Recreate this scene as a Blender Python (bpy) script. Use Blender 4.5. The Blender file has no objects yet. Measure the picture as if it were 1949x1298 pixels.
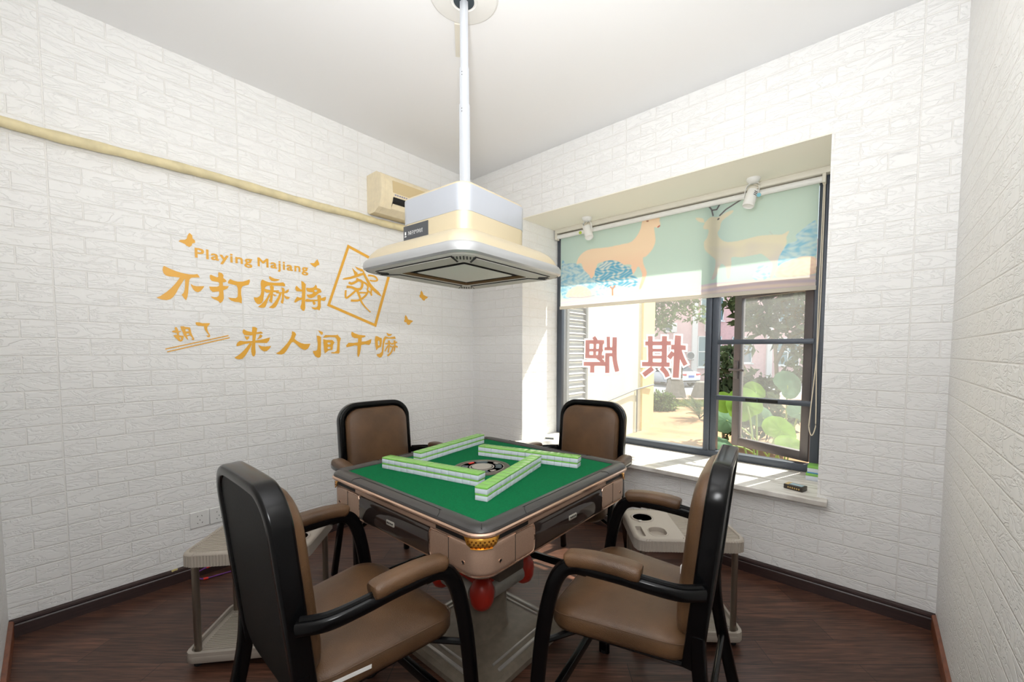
import bpy, bmesh, math, random
import numpy as np
from math import sin, cos, pi, radians, sqrt
from mathutils import Vector, Matrix
from mathutils.geometry import tessellate_polygon

SC = bpy.context.scene
COL = SC.collection
random.seed(7)

# ------------------------------------------------------------------ camera
CAM_F = 773.457          # focal length in pixels of the 1949 x 1298 frame
CAM_LOC = Vector((2.79703, -2.49383, 1.23713))
cam_d = bpy.data.cameras.new('camera')
cam = bpy.data.objects.new('camera', cam_d)
COL.objects.link(cam)
yaw, pit, rol = 0.69784, -0.05305, 0.00304
Fw = Vector((-sin(yaw)*cos(pit), cos(yaw)*cos(pit), sin(pit)))
Rt = Fw.cross(Vector((0, 0, 1))).normalized()
Up = Rt.cross(Fw)
Rt, Up = Rt*cos(rol)+Up*sin(rol), -Rt*sin(rol)+Up*cos(rol)
cam.matrix_world = Matrix(((Rt.x, Up.x, -Fw.x, CAM_LOC.x), (Rt.y, Up.y, -Fw.y, CAM_LOC.y), (Rt.z, Up.z, -Fw.z, CAM_LOC.z), (0, 0, 0, 1)))
cam_d.sensor_width = 36.0
cam_d.lens = CAM_F/1949*36
cam_d.shift_x = -38.21/1949
cam_d.shift_y = 60.14/1949
cam_d.clip_start = 0.02
cam_d.clip_end = 200
SC.camera = cam

# ------------------------------------------------------------------ light and exposure
SC.view_settings.view_transform = 'Standard'
SC.view_settings.look = 'None'
SC.view_settings.gamma = 1.0
SC.view_settings.use_curve_mapping = False
SC.view_settings.exposure = 0.0
world = bpy.data.worlds.new('sky')
SC.world = world
world.use_nodes = True
bg = world.node_tree.nodes['Background']
bg.inputs[0].default_value = (0.80, 0.90, 1.0, 1)
bg.inputs[1].default_value = 1.6

def lamp(name, kind, loc, direction, energy, color=(1, 1, 1), **kw):
    d = bpy.data.lights.new(name, kind)
    d.energy = energy
    d.color = color
    for k, v in kw.items():
        setattr(d, k, v)
    o = bpy.data.objects.new(name, d)
    o.location = loc
    o.rotation_euler = Vector(direction).to_track_quat('-Z', 'Y').to_euler()
    COL.objects.link(o)
    return o
lamp('sun', 'SUN', (4, 6, 8), (-0.38, -1.0, -1.353), 13.0, (1.0, 0.94, 0.82), angle=radians(0.6))
# the photographer's flash, turned up to the ceiling next to the camera
lamp('bounce_flash', 'AREA', (2.52, -2.30, 1.70), (-0.30, 0.32, 1.0), 33.0, (0.97, 0.985, 1.0), shape='DISK', size=0.2)
lamp('flash_diffuser', 'AREA', (2.70, -2.56, 1.40), (-0.64, 0.70, 0.10), 9.0, (0.98, 0.99, 1.0), shape='DISK', size=0.35)

# ------------------------------------------------------------------ materials
def lin(c):
    return tuple((x/255/12.92) if x/255 <= 0.04045 else ((x/255+0.055)/1.055)**2.4 for x in c)
def new_mat(name):
    m = bpy.data.materials.new(name)
    m.use_nodes = True
    nt = m.node_tree
    return m, nt, nt.nodes['Principled BSDF']
def pm(name, rgb, rough=0.5, metal=0.0, var=0.0, vscale=20.0, bump=0.0, bscale=80.0, coat=0.0, spec=0.5, stretch=(1, 1, 1)):
    m, nt, b = new_mat(name)
    c = lin(rgb)
    b.inputs['Base Color'].default_value = (*c, 1)
    b.inputs['Roughness'].default_value = rough
    b.inputs['Metallic'].default_value = metal
    b.inputs['Specular IOR Level'].default_value = spec
    b.inputs['Coat Weight'].default_value = coat
    b.inputs['Coat Roughness'].default_value = 0.08
    if var or bump:
        tc = nt.nodes.new('ShaderNodeTexCoord')
        mp = nt.nodes.new('ShaderNodeMapping')
        mp.inputs['Scale'].default_value = stretch
        nt.links.new(tc.outputs['Object'], mp.inputs[0])
    if var:
        n = nt.nodes.new('ShaderNodeTexNoise')
        n.inputs['Scale'].default_value = vscale
        n.inputs['Detail'].default_value = 5
        nt.links.new(mp.outputs[0], n.inputs['Vector'])
        r = nt.nodes.new('ShaderNodeValToRGB')
        r.color_ramp.elements[0].position = 0.3
        r.color_ramp.elements[1].position = 0.7
        r.color_ramp.elements[0].color = (*[x*(1-var) for x in c], 1)
        r.color_ramp.elements[1].color = (*[min(1, x*(1+var)) for x in c], 1)
        nt.links.new(n.outputs[0], r.inputs[0])
        nt.links.new(r.outputs[0], b.inputs['Base Color'])
    if bump:
        n2 = nt.nodes.new('ShaderNodeTexNoise')
        n2.inputs['Scale'].default_value = bscale
        n2.inputs['Detail'].default_value = 4
        nt.links.new(mp.outputs[0], n2.inputs['Vector'])
        bp = nt.nodes.new('ShaderNodeBump')
        bp.inputs['Strength'].default_value = bump
        bp.inputs['Distance'].default_value = 0.004
        nt.links.new(n2.outputs[0], bp.inputs['Height'])
        nt.links.new(bp.outputs[0], b.inputs['Normal'])
    return m

def mth(nt, op, a, b=None, clamp=False):
    n = nt.nodes.new('ShaderNodeMath')
    n.operation = op
    n.use_clamp = clamp
    for i, v in enumerate((a, b)):
        if v is None:
            continue
        if isinstance(v, (int, float)):
            n.inputs[i].default_value = v
        else:
            nt.links.new(v, n.inputs[i])
    return n.outputs[0]

def foam_brick(name, rgb, groove):
    """embossed white foam brick panels: 0.707 m panels, courses of 77 mm, bricks of 202 mm; UV is in metres"""
    m, nt, b = new_mat(name)
    b.inputs['Roughness'].default_value = 0.55
    b.inputs['Specular IOR Level'].default_value = 0.3
    uv = nt.nodes.new('ShaderNodeTexCoord')
    sx = nt.nodes.new('ShaderNodeSeparateXYZ')
    nt.links.new(uv.outputs['UV'], sx.inputs[0])
    u, v = sx.outputs[0], sx.outputs[1]
    PW, CH, BW = 0.707, 0.0775, 0.202
    pu = mth(nt, 'MULTIPLY', mth(nt, 'FRACT', mth(nt, 'DIVIDE', u, PW)), PW)
    pidx = mth(nt, 'FLOOR', mth(nt, 'DIVIDE', u, PW))
    row = mth(nt, 'FLOOR', mth(nt, 'DIVIDE', v, CH))
    vf = mth(nt, 'FRACT', mth(nt, 'DIVIDE', v, CH))
    odd = mth(nt, 'MODULO', mth(nt, 'ABSOLUTE', row), 2.0)
    bu = mth(nt, 'DIVIDE', mth(nt, 'ADD', pu, mth(nt, 'MULTIPLY', odd, BW/2)), BW)
    uf = mth(nt, 'FRACT', bu)
    bidx = mth(nt, 'FLOOR', bu)
    def edge(f, size):       # distance in metres to the nearest edge
        return mth(nt, 'MULTIPLY', mth(nt, 'MINIMUM', f, mth(nt, 'SUBTRACT', 1.0, f)), size)
    d = mth(nt, 'MINIMUM', edge(uf, BW), edge(vf, CH))
    d = mth(nt, 'MINIMUM', d, mth(nt, 'MINIMUM', pu, mth(nt, 'SUBTRACT', PW, pu)))
    plateau = nt.nodes.new('ShaderNodeMapRange')
    plateau.interpolation_type = 'SMOOTHSTEP'
    plateau.inputs['From Min'].default_value = 0.0008
    plateau.inputs['From Max'].default_value = 0.0040
    nt.links.new(d, plateau.inputs[0])
    # chiselled ripples inside the bricks
    cx = nt.nodes.new('ShaderNodeCombineXYZ')
    nt.links.new(u, cx.inputs[0]); nt.links.new(v, cx.inputs[1])
    nt.links.new(mth(nt, 'ADD', mth(nt, 'MULTIPLY', bidx, 3.7), mth(nt, 'ADD', mth(nt, 'MULTIPLY', row, 1.9), mth(nt, 'MULTIPLY', pidx, 5.3))), cx.inputs[2])
    mp = nt.nodes.new('ShaderNodeMapping')
    mp.inputs['Scale'].default_value = (9, 26, 1)
    nt.links.new(cx.outputs[0], mp.inputs[0])
    n = nt.nodes.new('ShaderNodeTexNoise')
    n.inputs['Scale'].default_value = 1.0
    n.inputs['Detail'].default_value = 3
    n.inputs['Distortion'].default_value = 1.6
    nt.links.new(mp.outputs[0], n.inputs['Vector'])
    rid = mth(nt, 'ABSOLUTE', mth(nt, 'SUBTRACT', n.outputs[0], 0.5))
    rid = mth(nt, 'MINIMUM', mth(nt, 'MULTIPLY', rid, 18.0), 1.0)
    h = mth(nt, 'MULTIPLY', plateau.outputs[0], mth(nt, 'ADD', 0.35, mth(nt, 'MULTIPLY', rid, 0.65)))
    bp = nt.nodes.new('ShaderNodeBump')
    bp.inputs['Strength'].default_value = 0.7
    bp.inputs['Distance'].default_value = 0.0032
    nt.links.new(h, bp.inputs['Height'])
    nt.links.new(bp.outputs[0], b.inputs['Normal'])
    mx = nt.nodes.new('ShaderNodeMix')
    mx.data_type = 'RGBA'
    mx.inputs['A'].default_value = (*lin(groove), 1)
    mx.inputs['B'].default_value = (*lin(rgb), 1)
    nt.links.new(plateau.outputs[0], mx.inputs['Factor'])
    # faint scuffs
    big = nt.nodes.new('ShaderNodeTexNoise')
    big.inputs['Scale'].default_value = 2.2
    big.inputs['Detail'].default_value = 6
    nt.links.new(cx.outputs[0], big.inputs['Vector'])
    mr = nt.nodes.new('ShaderNodeMapRange')
    mr.inputs['From Min'].default_value = 0.62
    mr.inputs['From Max'].default_value = 0.85
    mr.inputs['To Max'].default_value = 0.10
    nt.links.new(big.outputs[0], mr.inputs[0])
    mx2 = nt.nodes.new('ShaderNodeMix')
    mx2.data_type = 'RGBA'
    mx2.inputs['B'].default_value = (*lin((190, 184, 168)), 1)
    nt.links.new(mx.outputs['Result'], mx2.inputs['A'])
    nt.links.new(mr.outputs[0], mx2.inputs['Factor'])
    nt.links.new(mx2.outputs['Result'], b.inputs['Base Color'])
    return m

def plank_floor():
    m, nt, b = new_mat('dark_wood_planks')
    tc = nt.nodes.new('ShaderNodeTexCoord')
    mp = nt.nodes.new('ShaderNodeMapping')
    mp.inputs['Rotation'].default_value = (0, 0, radians(-40))
    nt.links.new(tc.outputs['Object'], mp.inputs[0])
    br = nt.nodes.new('ShaderNodeTexBrick')
    br.offset = 0.37
    br.inputs['Scale'].default_value = 1.0
    br.inputs['Brick Width'].default_value = 0.92
    br.inputs['Row Height'].default_value = 0.135
    br.inputs['Mortar Size'].default_value = 0.0016
    br.inputs['Mortar Smooth'].default_value = 0.3
    br.inputs['Color1'].default_value = (*lin((92, 60, 46)), 1)
    br.inputs['Color2'].default_value = (*lin((74, 48, 37)), 1)
    br.inputs['Mortar'].default_value = (*lin((32, 21, 17)), 1)
    nt.links.new(mp.outputs[0], br.inputs['Vector'])
    mp2 = nt.nodes.new('ShaderNodeMapping')
    mp2.inputs['Scale'].default_value = (2.2, 34, 1)
    nt.links.new(mp.outputs[0], mp2.inputs[0])
    n = nt.nodes.new('ShaderNodeTexNoise')
    n.inputs['Scale'].default_value = 1.6
    n.inputs['Detail'].default_value = 8
    n.inputs['Roughness'].default_value = 0.65
    n.inputs['Distortion'].default_value = 0.9
    nt.links.new(mp2.outputs[0], n.inputs['Vector'])
    r = nt.nodes.new('ShaderNodeMapRange')
    r.inputs['From Min'].default_value = 0.3
    r.inputs['From Max'].default_value = 0.7
    r.inputs['To Min'].default_value = 0.35
    r.inputs['To Max'].default_value = 1.65
    nt.links.new(n.outputs[0], r.inputs[0])
    hs = nt.nodes.new('ShaderNodeMix')
    hs.data_type = 'RGBA'
    hs.blend_type = 'MULTIPLY'
    hs.inputs['Factor'].default_value = 1.0
    nt.links.new(br.outputs['Color'], hs.inputs['A'])
    nt.links.new(r.outputs[0], hs.inputs['B'])
    mp3 = nt.nodes.new('ShaderNodeMapping')
    mp3.inputs['Scale'].default_value = (7, 150, 1)
    nt.links.new(mp.outputs[0], mp3.inputs[0])
    n3 = nt.nodes.new('ShaderNodeTexNoise')
    n3.inputs['Scale'].default_value = 1.0
    n3.inputs['Detail'].default_value = 4
    n3.inputs['Distortion'].default_value = 0.5
    nt.links.new(mp3.outputs[0], n3.inputs['Vector'])
    r3 = nt.nodes.new('ShaderNodeMapRange')
    r3.inputs['From Min'].default_value = 0.35
    r3.inputs['From Max'].default_value = 0.68
    r3.inputs['To Min'].default_value = 0.55
    r3.inputs['To Max'].default_value = 1.5
    nt.links.new(n3.outputs[0], r3.inputs[0])
    hs2 = nt.nodes.new('ShaderNodeMix')
    hs2.data_type = 'RGBA'
    hs2.blend_type = 'MULTIPLY'
    hs2.inputs['Factor'].default_value = 1.0
    nt.links.new(hs.outputs['Result'], hs2.inputs['A'])
    nt.links.new(r3.outputs[0], hs2.inputs['B'])
    nt.links.new(hs2.outputs['Result'], b.inputs['Base Color'])
    b.inputs['Roughness'].default_value = 0.36
    bp = nt.nodes.new('ShaderNodeBump')
    bp.inputs['Strength'].default_value = 0.12
    bp.inputs['Distance'].default_value = 0.002
    nt.links.new(n.outputs[0], bp.inputs['Height'])
    nt.links.new(bp.outputs[0], b.inputs['Normal'])
    return m

def marble():
    m, nt, b = new_mat('white_marble')
    tc = nt.nodes.new('ShaderNodeTexCoord')
    mp = nt.nodes.new('ShaderNodeMapping')
    mp.inputs['Scale'].default_value = (1.2, 5, 1)
    mp.inputs['Rotation'].default_value = (0, 0, 0.25)
    nt.links.new(tc.outputs['Object'], mp.inputs[0])
    n = nt.nodes.new('ShaderNodeTexNoise')
    n.inputs['Scale'].default_value = 2.2
    n.inputs['Detail'].default_value = 6
    n.inputs['Distortion'].default_value = 1.8
    nt.links.new(mp.outputs[0], n.inputs['Vector'])
    r = nt.nodes.new('ShaderNodeValToRGB')
    r.color_ramp.elements[0].position = 0.38
    r.color_ramp.elements[0].color = (*lin((206, 200, 192)), 1)
    r.color_ramp.elements[1].position = 0.55
    r.color_ramp.elements[1].color = (*lin((238, 234, 228)), 1)
    nt.links.new(n.outputs[0], r.inputs[0])
    nt.links.new(r.outputs[0], b.inputs['Base Color'])
    b.inputs['Roughness'].default_value = 0.25
    return m

def glass_mat():
    m = bpy.data.materials.new('window_glass')
    m.use_nodes = True
    nt = m.node_tree
    nt.nodes.clear()
    out = nt.nodes.new('ShaderNodeOutputMaterial')
    tr = nt.nodes.new('ShaderNodeBsdfTransparent')
    tr.inputs[0].default_value = (0.97, 0.99, 0.98, 1)
    gl = nt.nodes.new('ShaderNodeBsdfGlossy')
    gl.inputs['Roughness'].default_value = 0.02
    lw = nt.nodes.new('ShaderNodeLayerWeight')
    fr = nt.nodes.new('ShaderNodeMath')
    fr.operation = 'POWER'
    fr.inputs[1].default_value = 5.0
    nt.links.new(lw.outputs['Facing'], fr.inputs[0])
    fr2 = nt.nodes.new('ShaderNodeMath')
    fr2.operation = 'MULTIPLY_ADD'
    fr2.inputs[1].default_value = 0.90
    fr2.inputs[2].default_value = 0.04
    nt.links.new(fr.outputs[0], fr2.inputs[0])
    mix = nt.nodes.new('ShaderNodeMixShader')
    nt.links.new(fr2.outputs[0], mix.inputs[0])
    nt.links.new(tr.outputs[0], mix.inputs[1])
    nt.links.new(gl.outputs[0], mix.inputs[2])
    haze = nt.nodes.new('ShaderNodeBsdfTranslucent')      # pale haze film, added to wash out the view through the pane
    haze.inputs[0].default_value = (0.95, 0.96, 0.95, 1)
    n = nt.nodes.new('ShaderNodeTexNoise')
    n.inputs['Scale'].default_value = 3.0
    n.inputs['Detail'].default_value = 6
    tc = nt.nodes.new('ShaderNodeTexCoord')
    nt.links.new(tc.outputs['Object'], n.inputs['Vector'])
    mr = nt.nodes.new('ShaderNodeMapRange')
    mr.inputs['To Min'].default_value = 0.03
    mr.inputs['To Max'].default_value = 0.075
    nt.links.new(n.outputs[0], mr.inputs[0])
    mix2 = nt.nodes.new('ShaderNodeMixShader')
    nt.links.new(mr.outputs[0], mix2.inputs[0])
    nt.links.new(mix.outputs[0], mix2.inputs[1])
    nt.links.new(haze.outputs[0], mix2.inputs[2])
    nt.links.new(mix2.outputs[0], out.inputs[0])
    return m

def thin_mat(name, rgb, through=0.5, attr=None, var=0.0):
    """paper, cloth or leaf: reflects and lets light through"""
    m = bpy.data.materials.new(name)
    m.use_nodes = True
    nt = m.node_tree
    nt.nodes.clear()
    out = nt.nodes.new('ShaderNodeOutputMaterial')
    d = nt.nodes.new('ShaderNodeBsdfDiffuse')
    t = nt.nodes.new('ShaderNodeBsdfTranslucent')
    mix = nt.nodes.new('ShaderNodeMixShader')
    mix.inputs[0].default_value = through
    c = (*lin(rgb), 1)
    d.inputs[0].default_value = c
    t.inputs[0].default_value = c
    if attr:
        a = nt.nodes.new('ShaderNodeVertexColor')
        a.layer_name = attr
        nt.links.new(a.outputs[0], d.inputs[0])
        nt.links.new(a.outputs[0], t.inputs[0])
    elif var:
        tc = nt.nodes.new('ShaderNodeTexCoord')
        n = nt.nodes.new('ShaderNodeTexNoise')
        n.inputs['Scale'].default_value = 4.0
        nt.links.new(tc.outputs['Object'], n.inputs['Vector'])
        r = nt.nodes.new('ShaderNodeValToRGB')
        r.color_ramp.elements[0].position = 0.35
        r.color_ramp.elements[1].position = 0.65
        r.color_ramp.elements[0].color = (*[x*(1-var) for x in c[:3]], 1)
        r.color_ramp.elements[1].color = (*[min(1, x*(1+var)) for x in c[:3]], 1)
        nt.links.new(n.outputs[0], r.inputs[0])
        nt.links.new(r.outputs[0], d.inputs[0])
        nt.links.new(r.outputs[0], t.inputs[0])
    nt.links.new(d.outputs[0], mix.inputs[1])
    nt.links.new(t.outputs[0], mix.inputs[2])
    nt.links.new(mix.outputs[0], out.inputs[0])
    return m

M = dict(
    wall=foam_brick('white_foam_brick', (245, 244, 242), (243, 241, 237)),
    ceiling=pm('white_ceiling_paint', (244, 244, 245), 0.8),
    soffit=pm('cream_soffit_paint', (248, 244, 230), 0.8),
    floor=plank_floor(),
    base_dark=pm('dark_brown_baseboard', (58, 42, 40), 0.3, var=0.2, vscale=8, stretch=(1, 1, 12)),
    base_red=pm('reddish_wood_baseboard', (122, 70, 44), 0.35, var=0.25, vscale=8, stretch=(3, 3, 20)),
    marble=marble(),
    glass=glass_mat(),
    frame=pm('slate_grey_aluminium', (74, 80, 90), 0.4, 0.2),
    sash=pm('brown_grey_aluminium', (98, 92, 92), 0.4, 0.2),
    black=pm('black_enamel_steel', (8, 8, 9), 0.2, 0.0, spec=0.28),
    black_matt=pm('black_plastic', (12, 12, 13), 0.5, spec=0.25, bump=0.2, bscale=300),
    leather=pm('brown_leather', (92, 66, 43), 0.38, var=0.34, vscale=7, bump=0.3, bscale=420),
    felt=pm('green_felt', (14, 108, 64), 0.95, var=0.14, vscale=260, bump=0.3, bscale=700, spec=0.1),
    rim=pm('dark_grey_plastic', (60, 58, 57), 0.36, var=0.05, vscale=400),
    rose=pm('rose_gold_lacquer', (176, 146, 126), 0.36, 0.45, var=0.06, vscale=300),
    rose_edge=pm('polished_rose_gold', (206, 172, 150), 0.2, 0.8),
    gloss=pm('dark_glossy_panel', (44, 35, 32), 0.07, coat=0.5),
    slot=pm('black_recess', (12, 11, 11), 0.6),
    gold=pm('gold_trim', (236, 172, 74), 0.22, 0.9),
    chrome=pm('chrome', (210, 210, 210), 0.12, 1.0),
    gold_dark=pm('shadowed_gold', (128, 78, 26), 0.35, 0.8),
    badge=pm('silver_badge', (205, 200, 190), 0.3, 0.5),
    grey_taupe=pm('taupe_base_plastic', (124, 113, 99), 0.33, var=0.15, vscale=30),
    undertray=pm('dark_undertray', (84, 74, 66), 0.5),
    red=pm('red_plastic', (178, 44, 30), 0.35),
    spring=pm('grey_ribbed_hose', (166, 162, 154), 0.4, 0.2),
    disc=pm('bronze_disc', (104, 92, 82), 0.4, 0.4),
    disc_light=pm('pale_bronze', (186, 176, 166), 0.35, 0.4),
    disc_dark=pm('slate_inlay', (66, 76, 84), 0.3, 0.2),
    tile_white=pm('white_melamine', (216, 222, 232), 0.22),
    tile_green=pm('green_melamine', (136, 196, 96), 0.22),
    tile_blue=pm('blue_melamine', (96, 156, 214), 0.25),
    cart=pm('taupe_cart_plastic', (170, 160, 148), 0.42),
    cart_pole=pm('satin_steel_tube', (142, 132, 120), 0.3, 0.85),
    steel=pm('stainless_steel', (200, 196, 190), 0.36, 0.6),
    hood_gold=pm('champagne_lacquer', (212, 198, 168), 0.32, 0.35),
    hood_silver=pm('silver_lacquer', (192, 196, 204), 0.3, 0.45),
    hood_rim=pm('satin_silver_rim', (186, 187, 188), 0.35, 0.5),
    hood_grey=pm('warm_grey_plastic', (220, 217, 210), 0.5),
    hood_panel=pm('pale_diffuser', (246, 245, 238), 0.5),
    mesh=pm('brass_filter_mesh', (122, 96, 62), 0.5, 0.3),
    label=pm('charcoal_label', (70, 72, 76), 0.4),
    label_white=pm('white_print', (236, 236, 234), 0.6),
    grey_print=pm('grey_print', (150, 146, 168), 0.6),
    alu=pm('white_aluminium', (206, 210, 216), 0.35, 0.3),
    white=pm('white_plastic', (236, 235, 232), 0.4),
    offwhite=pm('aged_white_plastic', (226, 221, 208), 0.45),
    ivory=pm('aged_ivory_plastic', (238, 223, 190), 0.45, var=0.05, vscale=30),
    tape=pm('cream_pipe_wrap', (226, 212, 170), 0.6, var=0.12, vscale=14),
    orange=pm('golden_vinyl', (238, 176, 58), 0.35, spec=0.6),
    red_vinyl=pm('red_vinyl', (246, 168, 166), 0.5),
    white_vinyl=thin_mat('white_vinyl', (252, 252, 252), 0.7),
    print=thin_mat('printed_blind_cloth', (255, 255, 255), 0.42, attr='print'),
    cloth=thin_mat('plain_blind_cloth', (225, 220, 210), 0.4),
    cord=pm('cream_cord', (224, 214, 196), 0.6),
    purple=pm('purple_cable', (112, 52, 140), 0.4),
    clip_red=pm('red_clip', (226, 50, 40), 0.4),
    wood_chip=pm('pale_chip', (206, 190, 130), 0.7),
    box_dark=pm('dark_card', (58, 52, 46), 0.4),
    gold_print=pm('gold_print', (206, 176, 110), 0.4, 0.3),
    sky_print=pm('pale_blue_print', (170, 196, 206), 0.5),
    # outdoors
    cream_wall=pm('pale_yellow_render', (222, 219, 192), 0.9, var=0.05, vscale=3, stretch=(1, 1, 0.3)),
    cream_band=pm('yellow_render', (226, 204, 148), 0.9, var=0.06, vscale=3),
    pink=pm('pink_wall_tiles', (222, 184, 182), 0.85, var=0.08, vscale=5),
    white_ext=pm('white_render', (224, 218, 214), 0.85),
    ext_frame=pm('white_window_frame', (226, 226, 224), 0.5),
    ext_glass=pm('blue_green_glass', (104, 132, 140), 0.12),
    grey_ext=pm('grey_metal', (108, 110, 114), 0.5),
    slat=pm('light_grey_slats', (158, 160, 164), 0.5),
    dirt=pm('dry_orange_soil', (150, 116, 84), 0.95, var=0.35, vscale=1.6, bump=0.5, bscale=9),
    road=pm('grey_asphalt', (126, 128, 134), 0.9, var=0.08, vscale=2),
    paver=pm('brick_red_pavers', (150, 118, 108), 0.9, var=0.12, vscale=6),
    stone=pm('grey_stone', (128, 124, 116), 0.9, var=0.15, vscale=9),
    car_paint=pm('white_car_paint', (222, 224, 230), 0.2, coat=0.6),
    car_glass=pm('dark_car_glass', (62, 70, 82), 0.08),
    rubber=pm('black_rubber', (28, 28, 30), 0.7),
    tail_red=pm('tail_light_red', (206, 52, 60), 0.25),
    plate_blue=pm('blue_plate', (70, 104, 190), 0.4),
    leaf=thin_mat('green_leaves', (96, 118, 70), 0.4, var=0.45),
    leaf_dark=thin_mat('dark_green_leaves', (78, 92, 70), 0.35, var=0.4),
    leaf_bright=thin_mat('bright_taro_leaf', (112, 146, 66), 0.45, var=0.3),
    leaf_blue=thin_mat('blue_green_taro_leaf', (98, 128, 104), 0.35, var=0.3),
    bark=pm('grey_bark', (112, 104, 94), 0.9, var=0.2, vscale=12),
    stem=pm('green_stem', (124, 146, 84), 0.6),
    grass=thin_mat('short_grass', (112, 124, 72), 0.4, var=0.3),
)

# ------------------------------------------------------------------ mesh helpers
def rr(hx, hy, r, n=6):
    """rounded rectangle outline, counter-clockwise"""
    pts = []
    for cx, cy, a0 in ((hx-r, hy-r, 0), (-hx+r, hy-r, 90), (-hx+r, -hy+r, 180), (hx-r, -hy+r, 270)):
        for i in range(n+1):
            a = radians(a0+90*i/n)
            pts.append((cx+r*cos(a), cy+r*sin(a)))
    return pts
def circle(r, n=16):
    return [(r*cos(2*pi*i/n), r*sin(2*pi*i/n)) for i in range(n)]
def smooth_path(pts, k=6, closed=False):
    pts = [Vector(p) for p in pts]
    n = len(pts)
    out = []
    for i in range(n if closed else n-1):
        if closed:
            a, b, c, d = pts[i-1], pts[i], pts[(i+1) % n], pts[(i+2) % n]
        else:
            a, b, c, d = pts[max(i-1, 0)], pts[i], pts[i+1], pts[min(i+2, n-1)]
        for j in range(k):
            t = j/k
            out.append(0.5*((2*b)+(c-a)*t+(2*a-5*b+4*c-d)*t*t+(3*b-a-3*c+d)*t**3))
    if not closed:
        out.append(pts[-1])
    return out

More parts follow.
